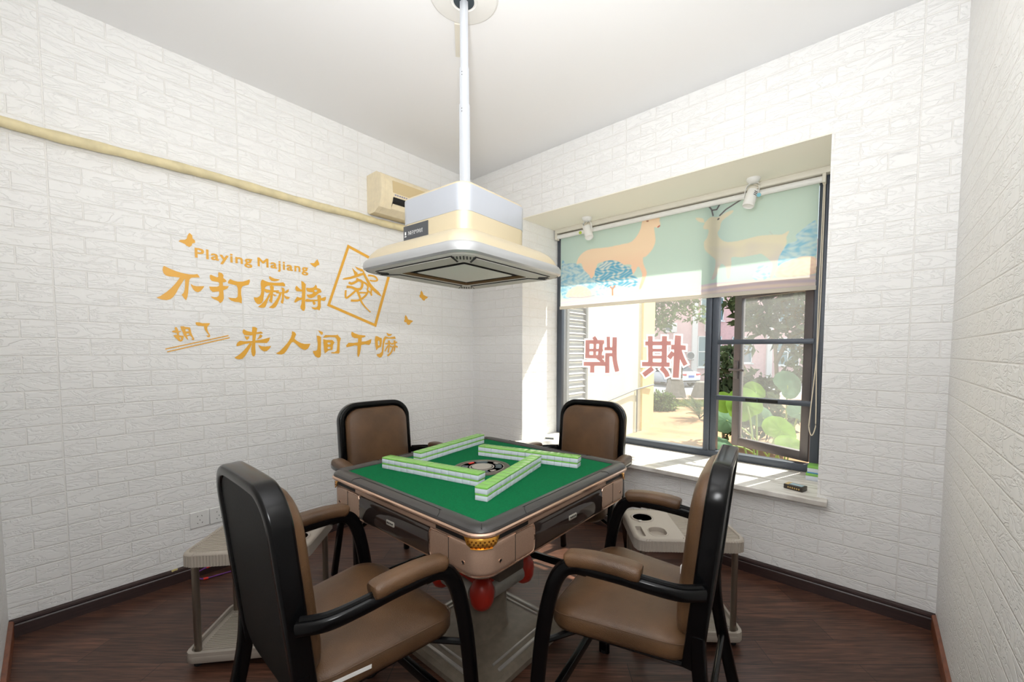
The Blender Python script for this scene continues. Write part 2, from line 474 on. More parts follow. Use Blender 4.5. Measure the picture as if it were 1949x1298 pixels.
class MB:
    def __init__(s):
        s.v, s.f, s.m = [], [], []
    def add(s, verts, faces, mat=0):
        o = len(s.v)
        s.v += [tuple(x) for x in verts]
        s.f += [tuple(i+o for i in f) for f in faces]
        s.m += [mat]*len(faces)
        return s
    def loft(s, rings, mat=0, cap0=True, cap1=True, closed=True):
        n = len(rings[0])
        vs = [p for r in rings for p in r]
        fs = []
        for k in range(len(rings)-1):
            for i in range(n if closed else n-1):
                j = (i+1) % n
                fs.append((k*n+i, k*n+j, (k+1)*n+j, (k+1)*n+i))
        if cap0:
            fs.append(tuple(range(n))[::-1])
        if cap1:
            b = (len(rings)-1)*n
            fs.append(tuple(b+i for i in range(n)))
        return s.add(vs, fs, mat)
    def prism(s, pts, z0, z1, mat=0, bevel=0.0):
        if bevel:
            def ins(d):
                c = (sum(p[0] for p in pts)/len(pts), sum(p[1] for p in pts)/len(pts))
                out = []
                n = len(pts)
                for i in range(n):
                    p, a, b = Vector(pts[i]), Vector(pts[i-1]), Vector(pts[(i+1) % n])
                    t = (b-a)
                    if t.length < 1e-9:
                        out.append(tuple(p)); continue
                    t.normalize()
                    out.append((p.x-t.y*d*1.0, p.y+t.x*d*1.0))
                return out
            i1 = ins(bevel)
            i2 = ins(bevel*0.3)
            rings = [[(*p, z0) for p in i1], [(*p, z0+bevel*0.3) for p in i2], [(*p, z0+bevel) for p in pts],
                     [(*p, z1-bevel) for p in pts], [(*p, z1-bevel*0.3) for p in i2], [(*p, z1) for p in i1]]
            return s.loft(rings, mat)
        return s.loft([[(*p, z0) for p in pts], [(*p, z1) for p in pts]], mat)
    def box(s, c, size, mat=0, bevel=0.0, rot=None):
        hx, hy, hz = size[0]/2, size[1]/2, size[2]/2
        t = MB()
        if bevel:
            t.prism(rr(hx, hy, min(bevel, hx*0.99, hy*0.99), 3), -hz, hz, 0, bevel*0.7 if bevel*1.4 < 2*hz else 0)
        else:
            t.prism([(hx, hy), (-hx, hy), (-hx, -hy), (hx, -hy)], -hz, hz)
        R = rot if rot is not None else Matrix.Identity(3)
        c = Vector(c)
        return s.add([c+R @ Vector(p) for p in t.v], t.f, mat)
    def b2(s, lo, hi, mat=0, bevel=0.0):
        return s.box([(a+b)/2 for a, b in zip(lo, hi)], [abs(b-a) for a, b in zip(lo, hi)], mat, bevel)
    def sweep(s, path, sec, ref=(0, 0, 1), mat=0, cap=True, closed=False, scale=None):
        """sec: 2D outline (lateral, normal); lateral follows ref"""
        path = [Vector(p) for p in path]
        n = len(path)
        ref = Vector(ref)
        rings = []
        for i in range(n):
            if closed:
                t = path[(i+1) % n]-path[i-1]
            else:
                t = path[min(i+1, n-1)]-path[max(i-1, 0)]
            t.normalize()
            lat = ref-t*ref.dot(t)
            if lat.length < 1e-5:
                lat = t.orthogonal()
            lat.normalize()
            nor = t.cross(lat)
            k = scale[i] if scale else 1.0
            rings.append([path[i]+lat*(a*k)+nor*(b*k) for a, b in sec])
        if closed:
            rings.append(rings[0])
        return s.loft(rings, mat, cap and not closed, cap and not closed)
    def tube(s, path, r, n=10, mat=0, ref=(0, 0, 1), closed=False, scale=None):
        return s.sweep(path, circle(r, n), ref, mat, True, closed, scale)
    def lathe(s, prof, c=(0, 0, 0), n=28, mat=0, R=None):
        R = R if R is not None else Matrix.Identity(3)
        c = Vector(c)
        rings = [[c+R @ Vector((r*cos(2*pi*i/n), r*sin(2*pi*i/n), z)) for i in range(n)] for r, z in prof]
        return s.loft(rings, mat)
    def pillow(s, hx, hy, t, r, mat=0, dome=0.012, fn=None):
        """soft cushion in the XY plane from z = 0 to z = t"""
        rings = []
        for ins, z in ((0.02, 0.0), (0.006, 0.004), (0.0, t*0.3), (0.0, t*0.6), (0.006, t*0.82), (0.018, t*0.95), (0.045, t+dome*0.35), (0.09, t+dome*0.75), (0.14, t+dome)):
            a, b = max(hx-ins, 0.02), max(hy-ins, 0.02)
            rings.append([(x, y, z) for x, y in rr(a, b, max(min(r, a*0.98, b*0.98)-ins*0.3, 0.012), 8)])
        q = MB().loft(rings)
        return s.add([fn(Vector(p)) if fn else p for p in q.v], q.f, mat)
    def xf(s, Mx):
        s.v = [tuple(Mx @ Vector(p)) for p in s.v]
        return s
    def build(s, name, mats, parent=None, angle=38, loc=None):
        me = bpy.data.meshes.new(name)
        me.from_pydata(s.v, [], s.f)
        if not isinstance(mats, (list, tuple)):
            mats = [mats]
        for m in mats:
            me.materials.append(m)
        me.polygons.foreach_set('material_index', s.m)
        bm = bmesh.new()
        bm.from_mesh(me)
        bmesh.ops.recalc_face_normals(bm, faces=bm.faces)
        bm.to_mesh(me)
        bm.free()
        if angle:
            me.polygons.foreach_set('use_smooth', [True]*len(me.polygons))
            me.set_sharp_from_angle(angle=radians(angle))
        o = bpy.data.objects.new(name, me)
        COL.objects.link(o)
        if parent:
            o.parent = parent
        if loc:
            o.location = loc
        return o

def tag(o, label=None, cat=None, group=None, kind=None):
    if label:
        o['label'] = label
    if cat:
        o['category'] = cat
    if group:
        o['group'] = group
    if kind:
        o['kind'] = kind
    return o
def thing(name, label, cat, loc=(0, 0, 0), rz=0.0, group=None):
    o = bpy.data.objects.new(name, None)
    o.empty_display_size = 0.1
    o.location = loc
    o.rotation_euler = (0, 0, rz)
    COL.objects.link(o)
    return tag(o, label, cat, group)
KIDS = {}
def dup(root, loc, rz, label=None, group=None):
    r = root.copy()
    COL.objects.link(r)
    r.location = loc
    r.rotation_euler = (0, 0, rz)
    if label:
        r['label'] = label
    if group:
        r['group'] = group
    for ch in [o for o in list(COL.objects) if o.parent == root]:
        c = ch.copy()
        COL.objects.link(c)
        c.parent = r
        for g in [o for o in list(COL.objects) if o.parent == ch]:
            d = g.copy()
            COL.objects.link(d)
            d.parent = c
    return r
def struct(o):
    o['kind'] = 'structure'
    return o
def set_uv(o, fn):
    me = o.data
    uv = me.uv_layers.new(name='UVMap')
    for p in me.polygons:
        for li in p.loop_indices:
            uv.data[li].uv = fn(me.vertices[me.loops[li].vertex_index].co, p.normal)
    return o
def flat_polys(loops_list, to3d, step=(0, 0, 0)):
    """list of [outer, hole, ...] 2D outlines -> MB with flat faces; step lifts each piece a hair above the last"""
    mb = MB()
    for k, loops in enumerate(loops_list):
        flat = [p for lp in loops for p in lp]
        tris = tessellate_polygon([[Vector((p[0], p[1], 0)) for p in lp] for lp in loops])
        mb.add([Vector(to3d(p))+Vector(step)*k for p in flat], [tuple(t) for t in tris])
    return mb
def text_polys(body, width=None, height=None, offset=0.0, spacing=1.0):
    """outline of a line of lettering as a flat mesh in XY, scaled to the given width or height"""
    c = bpy.data.curves.new('lettering', 'FONT')
    c.body = body
    c.offset = offset
    c.space_character = spacing
    c.resolution_u = 3
    o = bpy.data.objects.new('lettering', c)
    COL.objects.link(o)
    me = o.evaluated_get(bpy.context.evaluated_depsgraph_get()).to_mesh()
    vs = [v.co.copy() for v in me.vertices]
    fs = [tuple(p.vertices) for p in me.polygons]
    bpy.data.objects.remove(o)
    bpy.data.curves.remove(c)
    x0, x1 = min(v.x for v in vs), max(v.x for v in vs)
    y0, y1 = min(v.y for v in vs), max(v.y for v in vs)
    sx = width/(x1-x0) if width else None
    sy = height/(y1-y0) if height else sx
    sx = sx or sy
    return [((v.x-x0)*sx, (v.y-y0)*sy) for v in vs], fs
DECAL = {
  'first_line_lettering': [[[(-20923,16664),(-20688,16551),(-20458,16462),(-20201,16402),(-19938,16379),(-19736,16400),(-19588,16441),(-19538,16371),(-19490,16277),(-19764,16233),(-19866,16197),(-19924,16118),(-19951,15987),(-19977,15729),(-20005,15414),(-20043,15183),(-20105,14993),(-20189,15098),(-20275,15272),(-20202,15364),(-20148,15539),(-20121,15824),(-20110,16107),(-20169,16043),(-20251,15863),(-20379,15610),(-20495,15332),(-20620,15110),(-20740,14987),(-20888,14931),(-21074,14940),(-21265,15017),(-21109,15114),(-20875,15345),(-20678,15574),(-20500,15832),(-20363,16072),(-20322,16156),(-20510,16163),(-20722,16155),(-20867,16182),(-20957,16291),(-20988,16450),(-20967,16589)]],[[(-19887,15882),(-19778,15810),(-19620,15787),(-19459,15815),(-19308,15839),(-19383,15686),(-19491,15543),(-19596,15474),(-19709,15504),(-19806,15621),(-19869,15770)]],[[(-18665,16681),(-18508,16651),(-18438,16528),(-18462,16390),(-18383,16327),(-18299,16233),(-18400,16160),(-18487,16143),(-18485,15956),(-18357,15957),(-18219,15973),(-18274,15832),(-18413,15740),(-18476,15703),(-18467,15436),(-18465,15256),(-18531,15085),(-18645,14970),(-18714,15083),(-18869,15157),(-18987,15219),(-19055,15309),(-18913,15285),(-18780,15299),(-18688,15382),(-18664,15533),(-18681,15620),(-18808,15591),(-18964,15559),(-19067,15679),(-19105,15841),(-18919,15849),(-18751,15870),(-18664,15925),(-18648,16069),(-18694,16137),(-18839,16141),(-18981,16158),(-19049,16266),(-19060,16424),(-19018,16495),(-18877,16436),(-18747,16386),(-18681,16419),(-18686,16566)]],[[(-18145,16374),(-17995,16310),(-17792,16276),(-17558,16307),(-17372,16387),(-17202,16487),(-17192,16348),(-17259,16169),(-17406,16111),(-17566,16039),(-17636,15861),(-17645,15553),(-17613,15311),(-17634,15047),(-17749,15113),(-17929,15112),(-18131,15169),(-18276,15335),(-18101,15317),(-17910,15327),(-17818,15413),(-17797,15659),(-17798,15903),(-17850,16049),(-18053,16085),(-18252,16119),(-18236,16242)]],[[(-16169,16818),(-16045,16748),(-15885,16698),(-15616,16696),(-15724,16603),(-15912,16534),(-16074,16544),(-16174,16633),(-16205,16744)]],[[(-16548,16562),(-16415,16498),(-16236,16450),(-16007,16444),(-15680,16486),(-15442,16541),(-15349,16442),(-15340,16325),(-15400,16304),(-15638,16301),(-15966,16279),(-16287,16229),(-16414,16142),(-16463,15983),(-16492,15750),(-16521,15518),(-16560,15310),(-16620,15177),(-16744,15090),(-16854,15093),(-16950,15197),(-17011,15342),(-17023,15462),(-16866,15470),(-16754,15532),(-16673,15655),(-16634,15862),(-16638,16115),(-16655,16289),(-16628,16470)]],[[(-16473,16033),(-16316,16000),(-16112,15972),(-15927,15994),(-15704,16032),(-15696,15916),(-15815,15824),(-15837,15900),(-15976,15884),(-16162,15838),(-16367,15802),(-16455,15869)]],[[(-16186,16208),(-16081,16272),(-15967,16222),(-15966,16093),(-16011,15881),(-16034,15645),(-16058,15436),(-16087,15226),(-16178,15257),(-16254,15365),(-16194,15474),(-16165,15709),(-16147,15968),(-16166,16095)]],[[(-16185,15835),(-16117,15791),(-16189,15655),(-16275,15440),(-16362,15175),(-16435,14977),(-16504,14907),(-16639,14883),(-16837,14930),(-16678,15070),(-16517,15263),(-16376,15482),(-16279,15697)]],[[(-16014,15777),(-15934,15747),(-15818,15733),(-15914,15632),(-15982,15664)]],[[(-15859,15950),(-15648,15921),(-15482,15940),(-15361,15993),(-15237,16099),(-15139,16164),(-15155,16016),(-15242,15914),(-15388,15884),(-15555,15853),(-15745,15832),(-15861,15845)]],[[(-15558,16220),(-15427,16196),(-15377,16110),(-15386,15951),(-15427,15735),(-15442,15470),(-15489,15229),(-15572,15247),(-15622,15322),(-15553,15512),(-15534,15777),(-15528,15987)]],[[(-15673,15879),(-15556,15827),(-15621,15610),(-15710,15392),(-15810,15147),(-15908,14983),(-16049,14901),(-16278,14931),(-16114,15069),(-15946,15291),(-15800,15540),(-15712,15731)]],[[(-15438,15787),(-15296,15696),(-15090,15678),(-15166,15563),(-15277,15526),(-15371,15596)]],[[(-14415,16763),(-14276,16714),(-14151,16580),(-14172,16250),(-14195,15838),(-14219,15425),(-14215,15070),(-14283,14886),(-14373,14893),(-14472,15008),(-14507,15114),(-14433,15351),(-14404,15680),(-14390,16062),(-14399,16414)]],[[(-14700,16430),(-14590,16323),(-14454,16217),(-14314,16234),(-14317,16097),(-14521,16088),(-14697,16081),(-14769,16194),(-14779,16287)]],[[(-14680,15747),(-14531,15694),(-14326,15742),(-14303,15636),(-14509,15548),(-14637,15481),(-14790,15359),(-14864,15392),(-14811,15532)]],[[(-13560,16633),(-13473,16554),(-13476,16443),(-13256,16385),(-13187,16196),(-13344,16123),(-13481,15996),(-13646,15840),(-13833,15738),(-13990,15749),(-14092,15849),(-14115,15942),(-13959,15945),(-13801,16003),(-13719,16082),(-13758,16127),(-13929,16127),(-14059,16140),(-14121,16229),(-14131,16364),(-13923,16375),(-13711,16428),(-13602,16539)],[(-13649,16256),(-13567,16321),(-13461,16291),(-13490,16190),(-13585,16152),(-13637,16188)]],[[(-14202,15591),(-14096,15670),(-13888,15635),(-13489,15674),(-13215,15800),(-12910,15930),(-12928,15744),(-13028,15621),(-13273,15668),(-13545,15571),(-13812,15518),(-14101,15477),(-14204,15495)]],[[(-13469,15956),(-13346,16005),(-13234,15938),(-13230,15742),(-13263,15514),(-13256,15233),(-13344,14987),(-13477,15046),(-13639,15020),(-13770,15065),(-13847,15169),(-13662,15157),(-13528,15182),(-13458,15272),(-13440,15497),(-13460,15775)]],[[(-13785,15549),(-13653,15547),(-13575,15457),(-13604,15357),(-13698,15307),(-13749,15386)]]],
  'square_frame': [[[(-11277,19407),(-8268,18395),(-9520,14341),(-12638,15453)],[(-11375,19643),(-8012,18531),(-9391,14086),(-12852,15339)]]],
  'seal_character': [[[(-11778,17252),(-11634,17342),(-11249,17466),(-10954,17602),(-10604,17772),(-10299,17889),(-10096,17822),(-10607,17580),(-10908,17442),(-11253,17301),(-11590,17222),(-11755,17209)]],[[(-11114,18122),(-10898,17943),(-10703,17805),(-10757,17583),(-10906,17562),(-10998,17833)]],[[(-10916,18248),(-10645,18172),(-10345,18123),(-10195,17953),(-10449,17963),(-10747,18061)]],[[(-10345,18123),(-10147,17814),(-9947,17502),(-9745,17186),(-9486,16922),(-9115,16667),(-8891,16340),(-9227,16455),(-9596,16712),(-9905,16970),(-10104,17384),(-10302,17744)]],[[(-9947,17683),(-9903,17687),(-9842,17694),(-9772,17700),(-9703,17705),(-9643,17704),(-9588,17700),(-9534,17694),(-9485,17684),(-9442,17671),(-9408,17654),(-9374,17626),(-9339,17588),(-9311,17547),(-9297,17515),(-9294,17511),(-9292,17516),(-9317,17503),(-9363,17488),(-9419,17475),(-9475,17465),(-9537,17459),(-9613,17459),(-9690,17462),(-9759,17465),(-9807,17466),(-9830,17357),(-9783,17355),(-9714,17351),(-9634,17347),(-9552,17346),(-9478,17352),(-9412,17362),(-9346,17377),(-9282,17397),(-9223,17429),(-9174,17489),(-9171,17558),(-9195,17615),(-9230,17669),(-9274,17718),(-9321,17757),(-9374,17785),(-9431,17804),(-9492,17816),(-9552,17824),(-9614,17830),(-9684,17831),(-9760,17827),(-9833,17820),(-9895,17814),(-9937,17811)]],[[(-11396,16991),(-11373,16981),(-11337,16963),(-11290,16942),(-11231,16926),(-11163,16924),(-11097,16942),(-11037,16969),(-10981,17001),(-10928,17033),(-10875,17065),(-10820,17103),(-10766,17145),(-10720,17182),(-10682,17207),(-10653,17218),(-10618,17222),(-10575,17221),(-10533,17213),(-10502,17200),(-10486,17188),(-10477,17167),(-10469,17124),(-10468,17070),(-10472,17013),(-10480,16963),(-10492,16919),(-10508,16877),(-10527,16840),(-10547,16812),(-10568,16794),(-10598,16779),(-10641,16765),(-10693,16756),(-10750,16751),(-10805,16752),(-10859,16761),(-10920,16779),(-10989,16804),(-11064,16827),(-11143,16844),(-11227,16849),(-11313,16847),(-11394,16843),(-11461,16838),(-11507,16835),(-11521,16665),(-11473,16667),(-11407,16672),(-11332,16677),(-11256,16678),(-11190,16674),(-11131,16662),(-11067,16641),(-10997,16616),(-10922,16593),(-10845,16581),(-10769,16580),(-10694,16586),(-10620,16599),(-10548,16622),(-10480,16658),(-10422,16708),(-10377,16768),(-10345,16830),(-10322,16892),(-10306,16954),(-10295,17020),(-10290,17092),(-10292,17166),(-10306,17238),(-10339,17303),(-10394,17350),(-10460,17376),(-10529,17389),(-10600,17391),(-10673,17380),(-10745,17351),(-10807,17310),(-10862,17268),(-10909,17230),(-10953,17199),(-11002,17169),(-11052,17138),(-11097,17112),(-11135,17094),(-11160,17087),(-11182,17087),(-11214,17096),(-11250,17112),(-11284,17129),(-11311,17141)]],[[(-10849,17342),(-10811,17325),(-10756,17302),(-10692,17274),(-10620,17245),(-10547,17216),(-10466,17190),(-10377,17166),(-10289,17140),(-10211,17114),(-10152,17085),(-10109,17052),(-10076,17014),(-10050,16974),(-10031,16933),(-10020,16900),(-10020,16877),(-10032,16848),(-10054,16807),(-10073,16752),(-10068,16688),(-10032,16638),(-9984,16600),(-9933,16567),(-9886,16536),(-9851,16505),(-9824,16468),(-9799,16424),(-9776,16378),(-9756,16337),(-9742,16308),(-9654,16353),(-9666,16382),(-9684,16424),(-9706,16474),(-9734,16526),(-9767,16574),(-9811,16617),(-9862,16654),(-9909,16687),(-9945,16716),(-9960,16737),(-9959,16749),(-9947,16773),(-9924,16813),(-9901,16867),(-9896,16930),(-9911,16986),(-9933,17040),(-9965,17095),(-10009,17148),(-10066,17195),(-10141,17234),(-10227,17266),(-10318,17293),(-10405,17319),(-10479,17345),(-10548,17373),(-10616,17403),(-10679,17432),(-10732,17457),(-10770,17475)]],[[(-11638,16504),(-11645,16426),(-11656,16309),(-11666,16179),(-11667,16060),(-11646,15969),(-11570,15920),(-11488,15938),(-11421,15979),(-11355,16030),(-11284,16085),(-11199,16156),(-11100,16248),(-10998,16346),(-10904,16436),(-10830,16504),(-10778,16546),(-10739,16574),(-10710,16591),(-10685,16605),(-10664,16618),(-10737,16744),(-10755,16732),(-10780,16716),(-10817,16692),(-10864,16657),(-10923,16606),(-11001,16533),(-11095,16441),(-11194,16343),(-11288,16254),(-11366,16186),(-11433,16132),(-11492,16085),(-11533,16057),(-11541,16051),(-11528,16041),(-11537,16086),(-11538,16191),(-11530,16316),(-11520,16433),(-11514,16512)]],[[(-9762,16799),(-9765,16765),(-9772,16716),(-9779,16657),(-9783,16597),(-9783,16540),(-9775,16487),(-9762,16434),(-9747,16385),(-9733,16346),(-9723,16318),(-9641,16347),(-9647,16377),(-9657,16418),(-9667,16465),(-9675,16513),(-9678,16557),(-9674,16604),(-9666,16659),(-9655,16714),(-9644,16763),(-9637,16798)]],[[(-10631,16381),(-10574,16389),(-10491,16400),(-10397,16413),(-10305,16423),(-10229,16430),(-10167,16432),(-10108,16431),(-10056,16429),(-10011,16426),(-9978,16424),(-9956,16523),(-9988,16526),(-10033,16531),(-10088,16536),(-10151,16539),(-10220,16538),(-10301,16532),(-10395,16523),(-10490,16513),(-10573,16503),(-10630,16497)]],[[(-11239,15761),(-11170,15766),(-11069,15772),(-10952,15780),(-10835,15793),(-10732,15812),(-10649,15838),(-10578,15869),(-10514,15905),(-10455,15945),(-10395,15989),(-10328,16041),(-10258,16101),(-10189,16165),(-10124,16230),(-10067,16296),(-10018,16365),(-9977,16437),(-9943,16505),(-9917,16560),(-9899,16598),(-10029,16643),(-10049,16603),(-10075,16549),(-10106,16488),(-10142,16427),(-10182,16373),(-10231,16318),(-10289,16259),(-10353,16201),(-10417,16147),(-10479,16100),(-10535,16060),(-10585,16027),(-10634,15999),(-10688,15977),(-10751,15957),(-10839,15942),(-10948,15930),(-11061,15923),(-11161,15918),(-11231,15913)]],[[(-10865,16555),(-10839,16504),(-10804,16431),(-10763,16345),(-10722,16257),(-10686,16176),(-10655,16100),(-10627,16020),(-10599,15939),(-10566,15858),(-10526,15780),(-10481,15710),(-10433,15646),(-10380,15585),(-10322,15525),(-10257,15460),(-10176,15387),(-10080,15305),(-9983,15225),(-9897,15157),(-9836,15109),(-9784,15163),(-9840,15215),(-9922,15288),(-10015,15372),(-10105,15456),(-10179,15532),(-10237,15598),(-10288,15660),(-10332,15720),(-10371,15782),(-10407,15848),(-10437,15919),(-10462,15996),(-10484,16077),(-10507,16161),(-10534,16245),(-10566,16333),(-10603,16426),(-10638,16515),(-10668,16591),(-10689,16646)]]],
  'small_phrase_lettering': [[[(-20580,13578),(-20525,13549),(-20488,13445),(-20467,13340),(-20447,13193),(-20466,13129),(-20530,13148),(-20542,13253),(-20587,13357),(-20615,13503)]],[[(-20740,13330),(-20650,13392),(-20539,13369),(-20369,13355),(-20362,13319),(-20493,13287),(-20590,13262),(-20702,13289)]],[[(-20674,13144),(-20562,13158),(-20433,13141),(-20262,13114),(-20274,13007),(-20320,12857),(-20395,12803),(-20475,12843),(-20584,12978),(-20661,13081)],[(-20444,13035),(-20379,13036),(-20376,12899),(-20408,12919)]],[[(-20385,13614),(-20254,13625),(-20189,13586),(-19990,13573),(-19961,13424),(-19941,13275),(-19887,13104),(-19824,12954),(-19860,12900),(-19927,12913),(-19967,12972),(-19900,12974),(-19955,13080),(-19995,13144),(-20105,13108),(-20123,13054),(-20078,12916),(-20144,12947),(-20206,13052),(-20254,13114),(-20298,13283),(-20358,13451)],[(-20185,13469),(-20068,13484),(-20047,13367),(-20180,13351)],[(-20151,13235),(-20050,13260),(-20027,13186),(-20137,13161)]],[[(-19754,13833),(-19710,13864),(-19590,13864),(-19470,13827),(-19296,13836),(-19136,13845),(-19147,13789),(-19249,13641),(-19261,13519),(-19214,13345),(-19156,13214),(-19145,13126),(-19187,13069),(-19266,13089),(-19325,13176),(-19229,13157),(-19201,13191),(-19285,13320),(-19368,13471),(-19399,13601),(-19388,13667),(-19510,13672),(-19648,13672),(-19732,13726)]]],
  'double_underline': [[[(-21011,12386),(-18311,13163),(-18320,13220),(-21018,12439)]],[[(-20945,12245),(-18258,13043),(-18267,13101),(-20953,12298)]]],
  'second_line_lettering': [[[(-17146,13737),(-16996,13734),(-16901,13663),(-16929,13473),(-16976,13228),(-17020,12904),(-17031,12499),(-17020,12229),(-17055,12067),(-17127,11987),(-17205,12068),(-17245,12283),(-17239,12498),(-17174,12767),(-17156,13169),(-17170,13463)]],[[(-17581,13580),(-17416,13480),(-17189,13436),(-16912,13433),(-16711,13481),(-16630,13416),(-16631,13362),(-16774,13343),(-17055,13307),(-17195,13235),(-17400,13229),(-17557,13250),(-17632,13366),(-17640,13472)]],[[(-17548,13198),(-17447,13166),(-17299,13186),(-17349,13044),(-17431,12954),(-17496,13027)]],[[(-16727,13318),(-16640,13225),(-16709,13114),(-16829,13043),(-16947,13019),(-16838,13138),(-16799,13261)]],[[(-17962,12649),(-17903,12807),(-17767,12915),(-17568,12879),(-17250,12899),(-16925,12960),(-16641,13021),(-16247,13146),(-16306,12946),(-16431,12801),(-16647,12808),(-17023,12810),(-17345,12777),(-17618,12706),(-17798,12625),(-17931,12592)]],[[(-17299,12791),(-17174,12767),(-17284,12524),(-17405,12283),(-17547,12043),(-17687,11872),(-17843,11835),(-17985,11876),(-18070,11948),(-17858,12098),(-17652,12309),(-17465,12549)]],[[(-16886,12690),(-16723,12611),(-16509,12591),(-16205,12630),(-16295,12463),(-16444,12325),(-16577,12297),(-16729,12392),(-16820,12528)]],[[(-15028,13569),(-14871,13509),(-14795,13382),(-14852,13236),(-14895,13091),(-14752,12965),(-14541,12838),(-14297,12778),(-13964,12804),(-14038,12611),(-14139,12462),(-14279,12397),(-14442,12431),(-14628,12576),(-14811,12762),(-14966,12903),(-15073,12858),(-15209,12627),(-15372,12341),(-15505,12171),(-15659,12109),(-15810,12121),(-15959,12178),(-15755,12312),(-15520,12567),(-15308,12825),(-15118,13143),(-15047,13345)]],[[(-13467,13684),(-13281,13627),(-13162,13579),(-13165,13454),(-13253,13380),(-13352,13501)]],[[(-13559,13336),(-13424,13333),(-13283,13255),(-13298,12918),(-13315,12492),(-13317,12101),(-13372,11924),(-13509,11882),(-13676,11979),(-13804,12208),(-13817,12331),(-13633,12342),(-13547,12420),(-13505,12773),(-13537,13125)]],[[(-13152,13259),(-13011,13388),(-12660,13392),(-12266,13412),(-12211,13457),(-12105,13307),(-11986,13200),(-12058,12941),(-12084,12574),(-12092,12243),(-12148,12162),(-12402,12170),(-12617,12170),(-12687,12243),(-12436,12261),(-12290,12352),(-12247,12645),(-12222,12938),(-12272,13156),(-12378,13263),(-12734,13271),(-13015,13217),(-13136,13213)]],[[(-13156,13117),(-12949,13068),(-12561,13070),(-12421,12916),(-12533,12715),(-12558,12424),(-12825,12369),(-13074,12164),(-13120,12422),(-13146,12814)],[(-12901,12854),(-12812,12920),(-12672,12876),(-12710,12785),(-12851,12765)],[(-12908,12549),(-12801,12632),(-12679,12568),(-12717,12478),(-12858,12466)]],[[(-11218,13689),(-11027,13583),(-10717,13480),(-10239,13446),(-10221,13362),(-10504,13269),(-10529,13008),(-10207,13034),(-9774,13199),(-9820,12944),(-9947,12767),(-10252,12821),(-10554,12759),(-10600,12433),(-10665,12127),(-10789,11880),(-10856,12052),(-10837,12432),(-10819,12699),(-11006,12734),(-11316,12655),(-11601,12596),(-11637,12708),(-11463,12908),(-11119,12891),(-10787,12946),(-10769,13232),(-11034,13244),(-11206,13333),(-11268,13500)]],[[(-9457,13423),(-9330,13427),(-9119,13334),(-8970,13298),(-8952,13079),(-9024,12640),(-9261,12558),(-9413,12380),(-9490,12754),(-9512,13186)],[(-9295,13033),(-9208,13133),(-9125,12996),(-9172,12758),(-9258,12737)]],[[(-8818,13282),(-8685,13438),(-8378,13354),(-7881,13450),(-7816,13267),(-8020,13262),(-8556,13269),(-8667,13206),(-8782,12883),(-8833,12441),(-8883,12081),(-9016,11882),(-9168,11851),(-9336,11964),(-9397,12103),(-9162,12142),(-8988,12281),(-8937,12681),(-8887,13081)]],[[(-8570,13711),(-8373,13617),(-8105,13618),(-8242,13479),(-8420,13446),(-8529,13551)]],[[(-8482,13116),(-8472,13076),(-8457,13024),(-8442,12962),(-8432,12891),(-8429,12810),(-8438,12704),(-8457,12571),(-8479,12433),(-8499,12312),(-8512,12227),(-8416,12214),(-8397,12297),(-8370,12418),(-8342,12557),(-8316,12693),(-8300,12807),(-8297,12900),(-8302,12983),(-8311,13053),(-8320,13107),(-8325,13146)]],[[(-8690,12828),(-8201,12876),(-8211,12989),(-8699,12940)]],[[(-8507,12795),(-8785,12342),(-8711,12301),(-8401,12738)]],[[(-8328,12687),(-8173,12599),(-8114,12682),(-8270,12770)]],[[(-8013,13130),(-8004,13088),(-7992,13031),(-7980,12965),(-7970,12891),(-7967,12815),(-7972,12723),(-7983,12611),(-7997,12498),(-8010,12398),(-8018,12328),(-7919,12317),(-7905,12386),(-7885,12486),(-7865,12600),(-7846,12715),(-7835,12814),(-7832,12900),(-7835,12982),(-7842,13054),(-7848,13112),(-7850,13153)]],[[(-8187,12798),(-7684,12969),(-7726,13077),(-8228,12904)]],[[(-8081,12744),(-8107,12674),(-8141,12573),(-8182,12460),(-8227,12353),(-8273,12271),(-8328,12210),(-8396,12154),(-8468,12104),(-8533,12063),(-8580,12032),(-8488,11924),(-8446,11957),(-8382,12002),(-8306,12059),(-8229,12129),(-8162,12210),(-8111,12311),(-8066,12427),(-8029,12545),(-7999,12648),(-7977,12718)]],[[(-7926,12678),(-7708,12577),(-7642,12687),(-7861,12788)]]],
}
BUTTERFLY = [[[(-19852,18560),(-19742,18454),(-19731,18292),(-19636,18210),(-19630,18088),(-19756,18021),(-19776,17915),(-19876,17822),(-19987,17853),(-20063,17939),(-20173,17978),(-20312,18030),(-20231,18115),(-20040,18167),(-19974,18241),(-19937,18412)]],[[(-13400,18298),(-13307,18113),(-13271,17968),(-13435,17866),(-13534,17749),(-13677,17802),(-13864,17971),(-13600,18014),(-13525,18127)]],[[(-5449,17193),(-5330,17047),(-5264,16865),(-5090,16811),(-4828,16736),(-4917,16624),(-5094,16547),(-5130,16441),(-5235,16402),(-5373,16462),(-5474,16582),(-5610,16641),(-5643,16782),(-5556,16863),(-5537,17024)]],[[(-6923,15145),(-6797,14998),(-6702,14806),(-6507,14776),(-6260,14719),(-6378,14598),(-6494,14534),(-6528,14433),(-6676,14377),(-6805,14433),(-6852,14557),(-7028,14590),(-7065,14700),(-6993,14803),(-7016,14956)]]]
